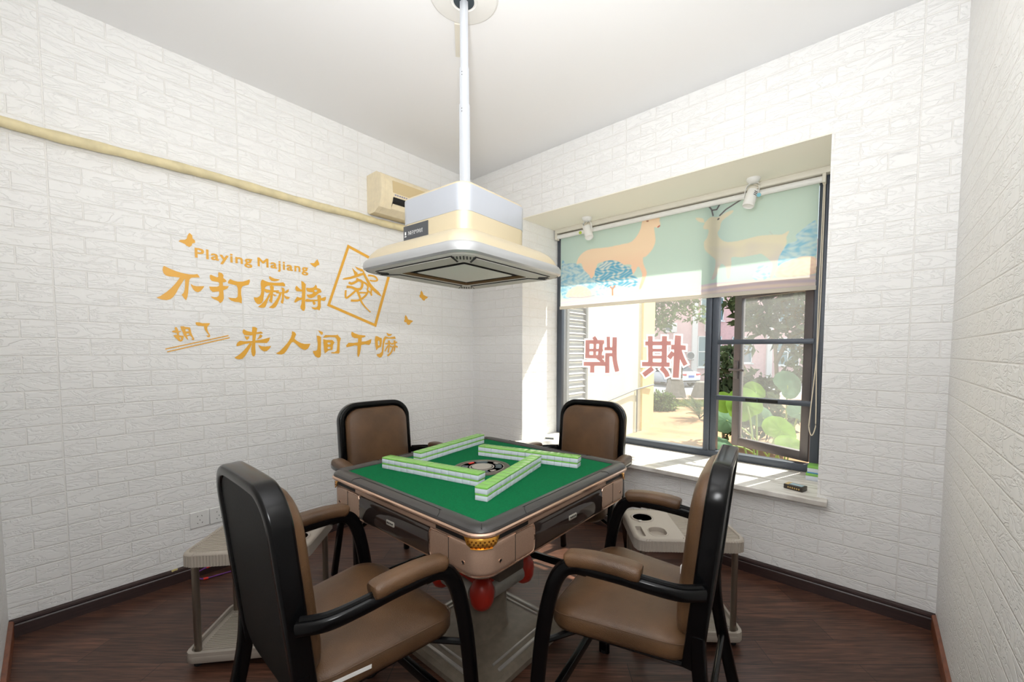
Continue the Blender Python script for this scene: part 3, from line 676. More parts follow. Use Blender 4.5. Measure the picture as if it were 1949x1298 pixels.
GLASS_RED = {
  'qi': [[[(16619,13583),(16511,10409),(16995,10404),(17098,13546)]],[[(16344,12518),(17451,12458),(17462,12816),(16357,12885)]],[[(16807,12426),(16837,12342),(16879,12223),(16930,12083),(16984,11940),(17039,11808),(17097,11684),(17161,11560),(17223,11445),(17275,11349),(17311,11281),(17625,11455),(17587,11523),(17534,11617),(17474,11727),(17413,11841),(17360,11950),(17311,12068),(17258,12202),(17208,12337),(17164,12455),(17133,12539)]],[[(16388,12422),(16039,11980),(16338,11753),(16683,12194)]],[[(14306,12819),(16350,12833),(16338,13148),(14295,13148)]],[[(14502,13570),(14564,11295),(14965,11308),(14902,13565)]],[[(15632,13551),(15634,11237),(16044,11241),(16041,13535)]],[[(14935,12346),(15634,12348),(15629,12580),(14930,12581)]],[[(14946,11804),(15645,11814),(15640,12046),(14941,12039)]],[[(14057,11201),(16289,11216),(16289,11550),(14058,11551)]],[[(14837,11229),(14075,10655),(14327,10355),(15082,10931)]],[[(15483,11002),(15539,10954),(15617,10889),(15703,10815),(15780,10743),(15832,10685),(15866,10632),(15898,10566),(15926,10496),(15950,10430),(15969,10380),(16323,10520),(16306,10565),(16281,10633),(16247,10720),(16201,10816),(16138,10912),(16057,11003),(15965,11091),(15873,11171),(15795,11238),(15742,11284)]]],
  'pai': [[[(8806,13342),(8800,11768),(9228,11769),(9233,13331)]],[[(10217,13338),(10052,12001),(10437,11965),(10598,13293)]],[[(8810,12995),(10659,12979),(10655,13312),(8806,13340)]],[[(9032,12336),(10556,12341),(10553,12577),(9029,12579)]],[[(8818,11766),(10672,11742),(10678,12037),(8826,12071)]],[[(9619,13331),(9591,11880),(9892,11876),(9919,13320)]],[[(9475,13509),(9734,13186),(10035,13362),(9778,13684)]],[[(9887,11764),(10520,11329),(10730,11562),(10102,11998)]],[[(8649,11089),(11128,11133),(11126,11485),(8649,11457)]],[[(9317,11273),(9303,10514),(9747,10520),(9761,11273)]],[[(11422,13545),(11420,13336),(11417,13034),(11415,12689),(11416,12357),(11422,12088),(11432,11898),(11446,11750),(11464,11626),(11486,11510),(11512,11380),(11548,11222),(11594,11051),(11641,10886),(11682,10747),(11710,10649),(12124,10753),(12096,10852),(12056,10990),(12011,11149),(11968,11311),(11934,11458),(11910,11579),(11890,11684),(11875,11791),(11862,11922),(11853,12099),(11847,12356),(11846,12682),(11848,13022),(11851,13322),(11852,13530)]],[[(10689,12439),(11547,12440),(11542,12711),(10686,12714)]],[[(10873,13598),(10909,12671),(11239,12676),(11203,13597)]],[[(10782,11939),(11766,11931),(11769,12220),(10785,12234)]],[[(10763,11988),(10783,10543),(11204,10559),(11183,11992)]]],
}
GLASS_EDGE = {
  'qi': [[[(16517,13695),(16401,10304),(17095,10299),(17204,13641)]],[[(16233,12418),(17549,12350),(17567,12912),(16253,12996)]],[[(16671,12490),(16705,12393),(16755,12254),(16814,12091),(16879,11922),(16944,11766),(17014,11618),(17090,11470),(17164,11333),(17226,11219),(17269,11139),(17761,11414),(17716,11494),(17654,11605),(17584,11733),(17514,11867),(17454,11992),(17397,12126),(17337,12280),(17279,12436),(17229,12572),(17193,12669)]],[[(16368,12570),(15886,11961),(16358,11605),(16831,12211)]],[[(14193,12708),(16460,12728),(16441,13252),(14175,13257)]],[[(14383,13681),(14452,11181),(15081,11203),(15012,13671)]],[[(15522,13662),(15523,11129),(16153,11135),(16149,13636)]],[[(14823,12237),(15746,12242),(15737,12686),(14815,12689)]],[[(14834,11693),(15757,11709),(15748,12153),(14825,12146)]],[[(13938,11089),(16396,11111),(16396,11656),(13941,11662)]],[[(14857,11382),(13909,10671),(14306,10199),(15240,10915)]],[[(15328,10995),(15397,10936),(15492,10857),(15594,10770),(15684,10685),(15743,10620),(15781,10560),(15820,10480),(15855,10392),(15887,10307),(15912,10242),(16467,10466),(16445,10523),(16413,10610),(16368,10722),(16307,10848),(16226,10976),(16122,11094),(16007,11203),(15894,11302),(15799,11382),(15736,11438)]]],
  'pai': [[[(8662,13468),(8655,11645),(9369,11648),(9374,13448)]],[[(10095,13472),(9901,11895),(10557,11835),(10745,13394)]],[[(8667,12874),(10795,12860),(10787,13427),(8660,13464)]],[[(8891,12213),(10692,12223),(10686,12694),(8885,12700)]],[[(8671,11645),(10803,11622),(10814,12152),(8685,12196)]],[[(9481,13457),(9448,11761),(10027,11755),(10058,13433)]],[[(9279,13544),(9701,13020),(10225,13328),(9812,13849)]],[[(9692,11744),(10541,11162),(10917,11582),(10081,12165)]],[[(8504,10963),(11260,11019),(11258,11603),(8504,11578)]],[[(9178,11394),(9159,10390),(9884,10401),(9902,11393)]],[[(11291,13666),(11290,13439),(11287,13110),(11285,12735),(11285,12375),(11291,12086),(11301,11886),(11314,11735),(11333,11609),(11355,11492),(11384,11355),(11426,11178),(11479,10979),(11534,10785),(11582,10620),(11614,10505),(12277,10673),(12244,10788),(12198,10951),(12146,11136),(12097,11321),(12059,11482),(12033,11607),(12014,11705),(12001,11799),(11990,11922),(11981,12101),(11975,12374),(11974,12723),(11976,13090),(11978,13415),(11979,13639)]],[[(10557,12321),(11678,12325),(11670,12826),(10550,12832)]],[[(10735,13716),(10780,12551),(11374,12562),(11329,13713)]],[[(10647,11823),(11894,11814),(11898,12333),(10653,12353)]],[[(10627,12105),(10651,10420),(11337,10447),(11313,12110)]]],
}
BLIND = {
'deer1':[(1.42,2.231),(1.492,2.228),(1.548,2.224),(1.551,2.2),(1.557,2.171),(1.535,2.153),(1.511,2.161),(1.518,2.107),(1.521,2.051),(1.497,1.999),(1.449,1.956),(1.425,1.948),(1.432,1.896),(1.458,1.836),(1.447,1.792),(1.429,1.748),(1.411,1.715),(1.399,1.722),(1.416,1.784),(1.421,1.829),(1.389,1.89),(1.359,1.848),(1.34,1.833),(1.327,1.875),(1.326,1.91),(1.248,1.92),(1.14,1.958),(1.035,1.96),(1.014,1.914),(0.986,1.855),(0.964,1.845),(0.949,1.872),(0.927,1.893),(0.889,1.93),(0.865,1.983),(0.819,1.983),(0.842,2.037),(0.895,2.074),(0.969,2.087),(1.111,2.077),(1.246,2.079),(1.323,2.084),(1.373,2.121),(1.403,2.173)],
'deer2':[(1.866,2.101),(1.871,2.08),(1.901,2.069),(1.893,2.019),(1.873,1.992),(1.88,1.94),(1.921,1.892),(1.951,1.858),(1.948,1.797),(1.93,1.738),(1.935,1.727),(1.959,1.745),(1.981,1.813),(1.995,1.826),(2.02,1.798),(2.026,1.737),(2.045,1.73),(2.052,1.824),(2.055,1.863),(2.12,1.854),(2.207,1.86),(2.233,1.856),(2.276,1.812),(2.294,1.782),(2.287,1.736),(2.271,1.7),(2.296,1.707),(2.319,1.769),(2.325,1.824),(2.363,1.901),(2.362,1.938),(2.375,1.977),(2.337,1.961),(2.288,1.969),(2.204,1.975),(2.116,1.966),(2.025,1.967),(1.976,2.0),(1.961,2.038),(1.975,2.065),(1.988,2.113),(2.048,2.15),(2.052,2.169),(2.01,2.163),(1.963,2.143),(1.914,2.153),(1.875,2.125),(1.864,2.153),(1.813,2.168),(1.834,2.138),(1.875,2.12)],
'ant':[(1.929,2.16),(1.918,2.202),(1.897,2.232)],
'ant2':[(1.923,2.196),(1.952,2.195),(1.97,2.226)],
'ant3':[(1.972,2.151),(2.01,2.183),(2.1,2.226)],
'bushL':[(0.668,2.023),(0.709,1.998),(0.788,1.994),(0.866,1.958),(0.942,1.885),(1.015,1.84),(1.03,1.801),(0.973,1.757),(0.679,1.705)],
'bushC':[(1.001,1.854),(1.007,1.915),(1.043,1.935),(1.085,1.966),(1.167,1.967),(1.221,1.947),(1.275,1.911),(1.326,1.886),(1.346,1.838),(1.385,1.799),(1.386,1.752),(1.329,1.735),(1.224,1.757),(1.171,1.738),(1.087,1.77),(1.016,1.79)],
'bushR':[(2.513,1.999),(2.483,2.001),(2.461,1.987),(2.432,1.962),(2.409,1.939),(2.418,1.91),(2.371,1.9),(2.341,1.859),(2.309,1.826),(2.298,1.791),(2.343,1.766),(2.406,1.785),(2.519,1.814)],
'peachL':[(0.727,1.708),(0.743,1.766),(0.806,1.792),(0.868,1.792),(0.943,1.76),(0.959,1.689)],
'paleL':[(1.017,1.691),(1.024,1.758),(1.073,1.784),(1.116,1.743),(1.114,1.689)],
'peachR':[(2.321,1.704),(2.327,1.768),(2.367,1.791),(2.414,1.802),(2.452,1.81),(2.516,1.792),(2.515,1.7)],
'paleR':[(2.186,1.7),(2.197,1.766),(2.226,1.791),(2.265,1.776),(2.279,1.727),(2.272,1.695)],
'ground':[(0.655,1.628),(0.662,1.7),(1.046,1.688),(1.38,1.704),(1.619,1.698),(1.835,1.696),(1.955,1.705),(2.124,1.702),(2.297,1.697),(2.519,1.695),(2.521,1.628)],
}

# ------------------------------------------------------------------ room shell
W, D, H = 3.0516, 2.6444, 2.756
BX0, BX1, BZ0, BZ1 = 0.6007, 2.6041, 0.498, 2.303     # window bay opening
WY = 0.56                                              # outer face of the wall
struct(MB().b2((-0.12, -D-0.12, -0.1), (W+0.12, WY, 0)).build('floor', M['floor'], angle=0))
struct(MB().b2((-0.12, -D-0.12, H), (W+0.12, WY, H+0.12)).build('ceiling', M['ceiling'], angle=0))
def wall(name, boxes, u0, v0, sgn=1):
    mb = MB()
    for lo, hi in boxes:
        mb.b2(lo, hi)
    o = struct(mb.build(name, M['wall'], angle=0))
    def f(co, n):
        if abs(n.x) > 0.7:
            return (sgn*co.y-u0, co.z-v0)
        if abs(n.y) > 0.7:
            return (co.x-u0, co.z-v0)
        return (co.x-u0, co.y)
    return set_uv(o, f)
wall('wall_left', [((-0.12, -D-0.12, 0), (0, 0, H))], -2.464, 2.140-0.0775*27)
wall('wall_front', [((-0.12, 0, 0), (BX0, WY, H)), ((BX1, 0, 0), (W+0.12, WY, H)), ((BX0, 0, 0), (BX1, WY, BZ0)), ((BX0, 0, BZ1), (BX1, WY, H))], 2.918-0.707*4, 2.140-0.0775*27)
wall('wall_right', [((W, -D-0.12, 0), (W+0.12, 0, H))], -3.1, 2.140-0.0775*27)
wall('wall_back', [((0, -D-0.12, 0), (W, -D, H))], 0.2, 2.140-0.0775*27)
struct(MB().b2((BX0, 0.001, BZ1-0.006), (BX1, 0.47, BZ1)).build('trim_1', M['soffit'], angle=0))
# marble slab of the bay, nosing over the wall face, with ears to both sides
sl = [(BX0+0.001, 0.468), (BX0+0.001, -0.001), (BX0-0.045, -0.001), (BX0-0.045, -0.062), (BX1+0.045, -0.062), (BX1+0.045, -0.001), (BX1-0.001, -0.001), (BX1-0.001, 0.468)]
o = MB().prism(sl, BZ0-0.026, BZ0+0.002).build('windowsill', M['marble'], angle=0)
bv = o.modifiers.new('edge', 'BEVEL'); bv.width = 0.004; bv.segments = 2
struct(o)
def baseboard(name, p0, p1, nrm, mat):
    p0, p1, nrm = Vector(p0), Vector(p1), Vector(nrm)
    prof = [(0, 0), (0.013, 0), (0.013, 0.050), (0.010, 0.055), (0.010, 0.058), (0.015, 0.062), (0.013, 0.071), (0.006, 0.076), (0, 0.077)]
    rings = [[p+nrm*a+Vector((0, 0, b)) for a, b in prof] for p in (p0, p1)]
    return struct(MB().loft(rings).build(name, mat, angle=30))
baseboard('baseboard_left', (0.0005, -D+0.001, 0), (0.0005, -0.001, 0), (1, 0, 0), M['base_dark'])
baseboard('baseboard_front', (0.014, -0.0005, 0), (W-0.001, -0.0005, 0), (0, -1, 0), M['base_dark'])
baseboard('baseboard_right', (W-0.0005, -0.014, 0), (W-0.0005, -D+0.001, 0), (-1, 0, 0), M['base_red'])
baseboard('baseboard_back', (W-0.014, -D+0.0005, 0), (0.014, -D+0.0005, 0), (0, 1, 0), M['base_red'])

# ------------------------------------------------------------------ window
fy0, fy1 = 0.468, 0.532
mb = MB()
mb.b2((BX0+0.004, fy0, 0.502), (BX0+0.055, fy1, BZ1-0.008), bevel=0.003)
mb.b2((2.520, fy0, 0.502), (BX1-0.004, fy1, BZ1-0.008), bevel=0.003)
mb.b2((BX0+0.05, fy0, 0.502), (2.53, fy1, 0.546), bevel=0.003)
mb.b2((BX0+0.05, fy0, 2.235), (2.53, fy1, BZ1-0.008), bevel=0.003)
mb.b2((1.893, fy0, 0.54), (1.934, fy1, 2.24), bevel=0.003)
mb.b2((1.936, fy0+0.006, 0.54), (1.976, fy1, 2.24), bevel=0.003)
mb.b2((1.97, fy0+0.004, 1.672), (2.525, fy1, 1.712), bevel=0.003)
mb.b2((2.556, fy0-0.006, 0.502), (2.562, fy0+0.01, BZ1-0.008))
mb.b2((2.580, fy0-0.006, 0.502), (2.586, fy0+0.01, BZ1-0.008))
win = struct(mb.build('window_1', M['frame'], angle=30))
MB().b2((BX0+0.05, 0.503, 0.54), (1.90, 0.507, 2.24)).build('pane', M['glass'], win, angle=0)
MB().b2((1.97, 0.503, 1.705), (2.525, 0.507, 2.24)).build('pane', M['glass'], win, angle=0)
for z in (1.302, 0.921):
    tag(MB().b2((1.972, fy0-0.004, z-0.016), (2.524, fy0+0.022, z+0.016), bevel=0.003).build('safety_bar', M['frame'], win, angle=30), 'slate grey safety bar across the casement')
mb = MB().b2((2.16, fy0-0.016, 0.912), (2.225, fy0-0.004, 0.932), bevel=0.004)
mb.b2((2.232, fy0-0.018, 0.910), (2.345, fy0-0.004, 0.934), bevel=0.004)
tag(mb.build('latch', M['slot'], win, angle=30), 'black latch on the lower safety bar')
# casement leaf, hinged on the right and pushed outwards
a = radians(155.3)
hinge = Vector((2.516, 0.536, 0))
hx, hn = Vector((cos(a), sin(a), 0)), Vector((-sin(a), cos(a), 0))
Mx = Matrix(((hx.x, hn.x, 0, hinge.x), (hx.y, hn.y, 0, hinge.y), (0, 0, 1, 0), (0, 0, 0, 1)))
L_, zb, zt = 0.548, 0.552, 1.668
mb = MB()
mb.b2((0, -0.02, zb), (0.052, 0.02, zt), bevel=0.003)
mb.b2((L_-0.058, -0.02, zb), (L_, 0.02, zt), bevel=0.003)
mb.b2((0.05, -0.02, zb), (L_-0.05, 0.02, zb+0.058), bevel=0.003)
mb.b2((0.05, -0.02, zt-0.05), (L_-0.05, 0.02, zt), bevel=0.003)
leaf = tag(mb.xf(Mx).build('casement_leaf', M['sash'], win, angle=30), 'brown grey casement leaf pushed open outwards')
MB().b2((0.045, -0.003, zb+0.05), (L_-0.05, 0.003, zt-0.045)).xf(Mx).build('pane', M['glass'], leaf, angle=0)
mb = MB().b2((L_-0.046, 0.02, 1.04), (L_-0.014, 0.032, 1.17), bevel=0.005)
mb.b2((L_-0.10, 0.03, 1.096), (L_+0.02, 0.046, 1.112), bevel=0.005)
mb.xf(Mx).build('casement_handle', M['sash'], leaf, angle=30)

# red lettering on the outside of the fixed pane, seen mirrored from inside
def glass_letter(name, key, label):
    e = flat_polys(GLASS_EDGE[key], lambda p: (p[0]*1e-4, 0.5135, p[1]*1e-4), (0, -0.00015, 0))
    o = e.build(name, M['white_vinyl'], angle=0)
    tag(o, label, 'window lettering', 'red letters on the window glass')
    r = flat_polys(GLASS_RED[key], lambda p: (p[0]*1e-4, 0.5105, p[1]*1e-4), (0, -0.00015, 0)).build('red_face', M['red_vinyl'], o, angle=0)
    return o
glass_letter('window_letter', 'pai', 'red character with white edge on the window, closer to the louvred shutter')
glass_letter('window_letter', 'qi', 'red character with white edge on the window, closer to the dark mullion')

# ------------------------------------------------------------------ roller blind
BLY = 0.452
blind = thing('roller_blind', 'printed roller blind with two deer, half drawn over the window', 'blind', (0.62, BLY, BZ1-0.006))
def bl(mb, name, mat, label=None, angle=38):
    o = mb.xf(Matrix.Translation((-0.62, -BLY, -(BZ1-0.006)))).build(name, mat, blind, angle)
    return tag(o, label)
bl(MB().b2((0.622, 0.405, 2.262), (2.585, 0.458, 2.2965), bevel=0.003), 'headrail', M['offwhite'])
mb = MB().tube([(0.635, 0.437, 2.238), (2.535, 0.437, 2.238)], 0.0185, 16)
bl(mb, 'roller_tube', M['white'])
for x0 in (0.616, 2.535):
    bl(MB().b2((x0, 0.41, 2.212), (x0+0.018, 0.458, 2.285), bevel=0.003), 'bracket', M['offwhite'])
bl(MB().b2((0.647, BLY-0.007, 1.606), (2.523, BLY+0.006, 1.632), bevel=0.004), 'bottom_bar', M['cloth'], 'white hem bar of the blind')
bx0, bx1, bz0, bz1 = 0.654, 2.520, 1.628, 2.246
NXB, NZB = 520, 172
gx, gz = np.meshgrid(np.linspace(bx0, bx1, NXB), np.linspace(bz0, bz1, NZB))
def inside(poly, X, Z):
    r = np.zeros(X.shape, bool)
    n = len(poly)
    for i in range(n):
        x1, z1 = poly[i]; x2, z2 = poly[(i+1) % n]
        if z1 == z2:
            continue
        c = ((z1 > Z) != (z2 > Z)) & (X < (x2-x1)*(Z-z1)/(z2-z1)+x1)
        r ^= c
    return r
def cov(poly):
    sx, sz = (bx1-bx0)/NXB/4, (bz1-bz0)/NZB/4
    return sum(inside(poly, gx+i*sx, gz+j*sz) for i in (-1, 1) for j in (-1, 1))/4.0
def smooth_poly(p, k=4):
    return [(q.x, q.y) for q in smooth_path([(a, b, 0) for a, b in p], k, True)]
img = np.zeros((NZB, NXB, 3))
img[:] = lin((202, 224, 214))
rng = np.random.default_rng(3)
def lay(c, rgb):
    global img
    rgb = np.array(rgb) if np.ndim(rgb) == 3 else np.array(lin(rgb))
    img = img*(1-c[..., None])+rgb*c[..., None]
def wavy(fx, fz, seed):
    return np.sin(gx*fx+3*np.sin(gz*fz*0.6+seed)+seed)*np.sin(gz*fz+2.4*np.sin(gx*fx*0.5+seed))
def tint(a, b, t):
    t = np.clip(t, 0, 1)[..., None]
    return np.array(lin(a))*(1-t)+np.array(lin(b))*t
g = cov(BLIND['ground'])
lay(g, tint((236, 222, 214), (214, 202, 214), 0.5+0.5*np.sin(gz*160+2*np.sin(gx*5))))
for k, a, b in (('bushL', (142, 194, 216), (206, 226, 226)), ('bushR', (150, 202, 224), (206, 228, 230))):
    t = wavy(46, 80, 1.3)*0.6+wavy(90, 130, 0.4)*0.3+0.5
    lay(cov(smooth_poly(BLIND[k])), tint(a, b, t))
lay(cov(smooth_poly(BLIND['deer1'], 3)), tint((250, 224, 194), (244, 194, 170), (2.02-gz)*3.2))
lay(cov(smooth_poly(BLIND['bushC'])), tint((112, 178, 208), (220, 226, 218), wavy(70, 120, 2.2)*0.9+0.35))
lay(cov(smooth_poly(BLIND['deer2'], 3)), tint((232, 226, 202), (214, 208, 204), (1.95-gz)*5+0.3*wavy(20, 26, 0.8)))
for k in ('peachL', 'peachR'):
    lay(cov(smooth_poly(BLIND[k])), tint((250, 224, 202), (240, 208, 192), wavy(80, 110, 0.9)*0.7+0.4))
for k in ('paleL', 'paleR'):
    lay(cov(smooth_poly(BLIND[k])), tint((176, 212, 222), (224, 230, 220), wavy(90, 120, 1.9)*0.8+0.5))
def stroke(pts, w):
    d = np.full(gx.shape, 9.0)
    for (x1, z1), (x2, z2) in zip(pts[:-1], pts[1:]):
        t = np.clip(((gx-x1)*(x2-x1)+(gz-z1)*(z2-z1))/((x2-x1)**2+(z2-z1)**2), 0, 1)
        d = np.minimum(d, np.hypot(gx-x1-t*(x2-x1), gz-z1-t*(z2-z1)))
    return np.clip((w-d)/0.004+0.5, 0, 1)
for k in ('ant', 'ant2', 'ant3'):
    lay(stroke(BLIND[k], 0.0045), (112, 104, 108))
lay(stroke([(1.962, 2.128), (1.966, 2.131)], 0.005), (90, 84, 88))
lay(stroke([(1.452, 2.218), (1.462, 2.216)], 0.004), (150, 84, 70))
lay(stroke([(1.540, 2.158), (1.552, 2.164)], 0.005), (196, 104, 92))
lay(stroke([(1.172, 1.69), (1.170, 1.735), (1.19, 1.76)], 0.006), (226, 150, 120))
lay(stroke([(1.170, 1.735), (1.152, 1.757)], 0.005), (226, 150, 120))
lay(stroke([(2.287, 1.97), (2.27, 1.99)], 0.001), (200, 196, 190))
lay(stroke([(0.745, 1.706), (0.87, 1.692), (1.0, 1.70)], 0.003), (176, 176, 196))
verts = [(float(x)-0.62, (0.0016*math.sin(x*9)+0.0012*math.sin(z*14)) - 0.0, float(z)-(BZ1-0.006)) for x, z in zip(gx.ravel(), gz.ravel())]
faces = [(r*NXB+c, r*NXB+c+1, (r+1)*NXB+c+1, (r+1)*NXB+c) for r in range(NZB-1) for c in range(NXB-1)]
me = bpy.data.meshes.new('printed_cloth')
me.from_pydata(verts, [], faces)
me.materials.append(M['print'])
ca = me.color_attributes.new('print', 'FLOAT_COLOR', 'POINT')
ca.data.foreach_set('color', np.concatenate([img.reshape(-1, 3), np.ones((NXB*NZB, 1))], 1).astype('f').ravel())
me.polygons.foreach_set('use_smooth', [True]*len(me.polygons))
o = bpy.data.objects.new('printed_cloth', me)
COL.objects.link(o)
o.parent = blind
pth = smooth_path([(2.548, 0.437, 2.245), (2.549, 0.428, 1.9), (2.546, 0.425, 1.33), (2.520, 0.425, 0.86), (2.518, 0.425, 0.78), (2.532, 0.425, 0.738), (2.547, 0.425, 0.78), (2.549, 0.425, 0.86), (2.540, 0.425, 1.33), (2.541, 0.43, 1.9), (2.542, 0.44, 2.245)], 8)
bl(MB().tube(pth, 0.0028, 8), 'pull_cord', M['cord'], 'cream looped pull cord')

# ------------------------------------------------------------------ spotlights under the bay soffit
def spotlight(loc, aim, roll, label, tagcol, side):
    t = thing('spotlight', label, 'spotlight', loc, 0, 'white spotlights under the window bay soffit')
    MB().lathe([(0.001, 0), (0.040, 0), (0.040, -0.006), (0.036, -0.016), (0.026, -0.026), (0.012, -0.031), (0.001, -0.031)]).build('ceiling_mount', M['white'], t)
    ax = Vector(aim).normalized()
    c = Vector((0.012*side, 0, -0.115))
    R = ax.to_track_quat('Z', 'Y').to_matrix()
    o = MB().lathe([(0.001, -0.052), (0.026, -0.052), (0.0325, -0.048), (0.034, 0.05), (0.030, 0.054), (0.028, 0.046), (0.001, 0.042)], c, 24, 0, R).build('lamp_head', M['white'], t)
    for i in (-1, 0, 1):
        p = c+R @ Vector((0.0335, 0.002, -0.02+0.010*i))
        MB().box(p, (0.002, 0.02, 0.003), rot=R).build('vent_slot', M['slot'], o, angle=0)
    br = MB()
    for sd in (-1, 1):
        q = c+Vector((0.037*sd, 0, 0))
        br.sweep(smooth_path([(0.006*sd, 0, -0.026), (0.03*sd, 0, -0.036), (0.038*sd+0.004*side, 0, -0.06), q], 4), rr(0.0015, 0.008, 0.0012, 2), (0, 0, 1))
    br.build('bracket', M['white'], t)
    MB().tube(smooth_path([(0.0, 0.006, -0.028), (-0.02*side, 0.012, -0.045), (-0.025*side, 0.0, -0.062), tuple(c-ax*0.05)], 5), 0.0028, 8).build('wire', M['cord'], t)
    d = c+Vector((-0.055 if side > 0 else 0.05, -0.028, 0.0))
    Rd = Vector((0.35, -1, 0.1)).to_track_quat('Z', 'Y').to_matrix()
    w = MB().lathe([(0.001, -0.0015), (0.012, -0.0015), (0.012, 0.0015), (0.001, 0.0015)], d, 16, 0, Rd)
    tag(w.build('round_sticker', M[tagcol], t), 'small round coloured sticker')
M['sticker_green'] = pm('green_yellow_sticker', (176, 196, 70), 0.4)
M['sticker_blue'] = pm('blue_pink_sticker', (126, 190, 206), 0.4)
spotlight((1.012, 0.308, BZ1-0.006), (0.42, -0.25, -1), 0, 'white spotlight with green round sticker, closer to the left wall', 'sticker_green', 1)
spotlight((2.195, 0.331, BZ1-0.006), (-0.22, -0.28, -1), 0, 'white spotlight with blue round sticker, over the open casement', 'sticker_blue', -1)

# ------------------------------------------------------------------ lettering on the left wall
def onwall(p):
    return (0.0022, p[0]*1e-4, p[1]*1e-4)
dec = thing('wall_decal', 'golden vinyl lettering about playing mahjong on the left brick wall', 'wall decal', (0.0, -1.6, 1.4))
for k, v in DECAL.items():
    o = flat_polys(v, onwall, (0.00012, 0, 0))
    o.xf(Matrix.Translation((0, 1.6, -1.4))).build(k, M['orange'], dec, angle=0)
for word, y0, y1, zz in (('Playing', -1.965, -1.706, 1.731), ('Majiang', -1.676, -1.400, 1.731)):
    vs, fs = text_polys(word, offset=0.0, width=y1-y0, height=0.066, spacing=1.12)
    # letters hang a descender below the base line
    mb = MB()
    for k_, (dx, dz_) in enumerate(((-0.0016, 0.0012), (0.0016, -0.0012), (-0.0016, -0.0012), (0.0016, 0.0012))):   # bold strokes
        mb.add([(0.0022+0.00012*k_, y0+x+dx+1.6, zz-0.0155+y+dz_-1.4) for x, y in vs], fs)
    mb.build('english_lettering', M['orange'], dec, angle=0)
names = ('at the upper left above the word Playing', 'beside the end of the word Majiang', 'right of the square frame, below the hood', 'lower one right of the square frame')
for i, lp in enumerate(BUTTERFLY):
    yy = [p[0] for p in lp[0]]; zz = [p[1] for p in lp[0]]
    cy, cz = sum(yy)/len(yy)*1e-4, sum(zz)/len(zz)*1e-4
    o = flat_polys([lp], onwall).xf(Matrix.Translation((0, -cy, -cz))).build('butterfly_sticker', M['orange'], None, 0, (0, cy, cz))
    tag(o, 'golden butterfly sticker on the wall, '+names[i], 'sticker', 'golden butterfly stickers')

# ------------------------------------------------------------------ air conditioner, pipe, sockets
ac = thing('air_conditioner', 'aged ivory wall air conditioner behind the hanging hood', 'air conditioner', (0.001, -0.99, 2.2))
prof = [(0, 0.02), (0.03, 0.0), (0.10, 0.002), (0.155, 0.03), (0.185, 0.085), (0.195, 0.12), (0.192, 0.205), (0.17, 0.25), (0.13, 0.272), (0, 0.272)]
mb = MB().loft([[(x, y, z) for x, z in prof] for y in (0, 0.79)])
o = mb.build('casing', M['ivory'], ac, angle=25)
mb = MB().loft([[(x*1.02, y, 0.012+z*0.94) for x, z in prof] for y in (0.03, 0.036)])
for y in (0.03, 0.755):
    MB().loft([[(x+0.002 if x > 0.05 else x, yy, z+0.001 if z > 0.1 else z) for x, z in prof] for yy in (y, y+0.004)]).build('side_seam', M['ivory'], ac, angle=25)
MB().b2((0.188, 0.085, 0.135), (0.1955, 0.71, 0.218), bevel=0.004).build('grille', pm('darker_ivory', (212, 190, 146), 0.55), ac)
MB().loft([[(0.150, y, 0.030), (0.192, y, 0.080), (0.1962, y, 0.106), (0.14, y, 0.09)] for y in (0.09, 0.70)]).build('air_outlet', M['slot'], ac, angle=0)
MB().loft([[(0.132, y, 0.018), (0.1615, y, 0.034), (0.189, y, 0.082), (0.184, y, 0.084), (0.150, y, 0.034)] for y in (0.092, 0.698)]).build('louvre_flap', M['ivory'], ac, angle=0)
mb = MB()
for i in range(6):
    mb.b2((0.1945, 0.10+i*0.0175, 0.1185), (0.1962, 0.112+i*0.0175, 0.1275))
mb.build('faded_print', M['grey_print'], ac, angle=0)
pts = [(0.028, -D+0.005, 2.172), (0.030, -2.45, 2.166), (0.033, -2.2, 2.171), (0.028, -1.9, 2.176), (0.030, -1.6, 2.168), (0.031, -1.3, 2.164), (0.033, -1.1, 2.166), (0.035, -0.9, 2.160), (0.033, -0.6, 2.166), (0.03, -0.35, 2.162)]
pth = smooth_path(pts, 14)
sc = [1+0.05*math.sin(i*0.9)+0.06*math.sin(i*0.37+1)+(0.10 if i in (40, 41, 75, 76, 98) else 0) for i in range(len(pth))]
tag(MB().tube(pth, 0.0225, 14, scale=sc).build('wrapped_pipe', M['tape']), 'cream tape wrapped pipe running along the left wall', 'pipe')
names = ('furthest from the table', 'in the middle of three', 'closest to the table, behind the chair back')
for i, y in enumerate((-1.992, -1.907, -1.822)):
    t = thing('wall_socket', 'white wall socket above the grey cart, '+names[i], 'socket', (0, y, 0.313), 0, 'wall sockets by the left cart')
    mb = MB().loft([[(x, a, b) for a, b in rr(0.0415-d, 0.0445-d, 0.003, 3)] for x, d in ((0.0005, 0), (0.006, 0), (0.009, 0.003))])
    p = mb.build('plate', M['white'], t)
    mb = MB()
    for cy, cz, ang in ((-0.009, 0.018, 70), (0.009, 0.018, -70), (0, -0.004, 90), (-0.010, -0.020, 125), (0.010, -0.020, 55)):
        R = Matrix.Rotation(radians(ang), 3, 'X')
        mb.box((0.009, cy, cz), (0.001, 0.007, 0.0022), rot=R)
    mb.build('pin_slot', M['slot'], t, angle=0)

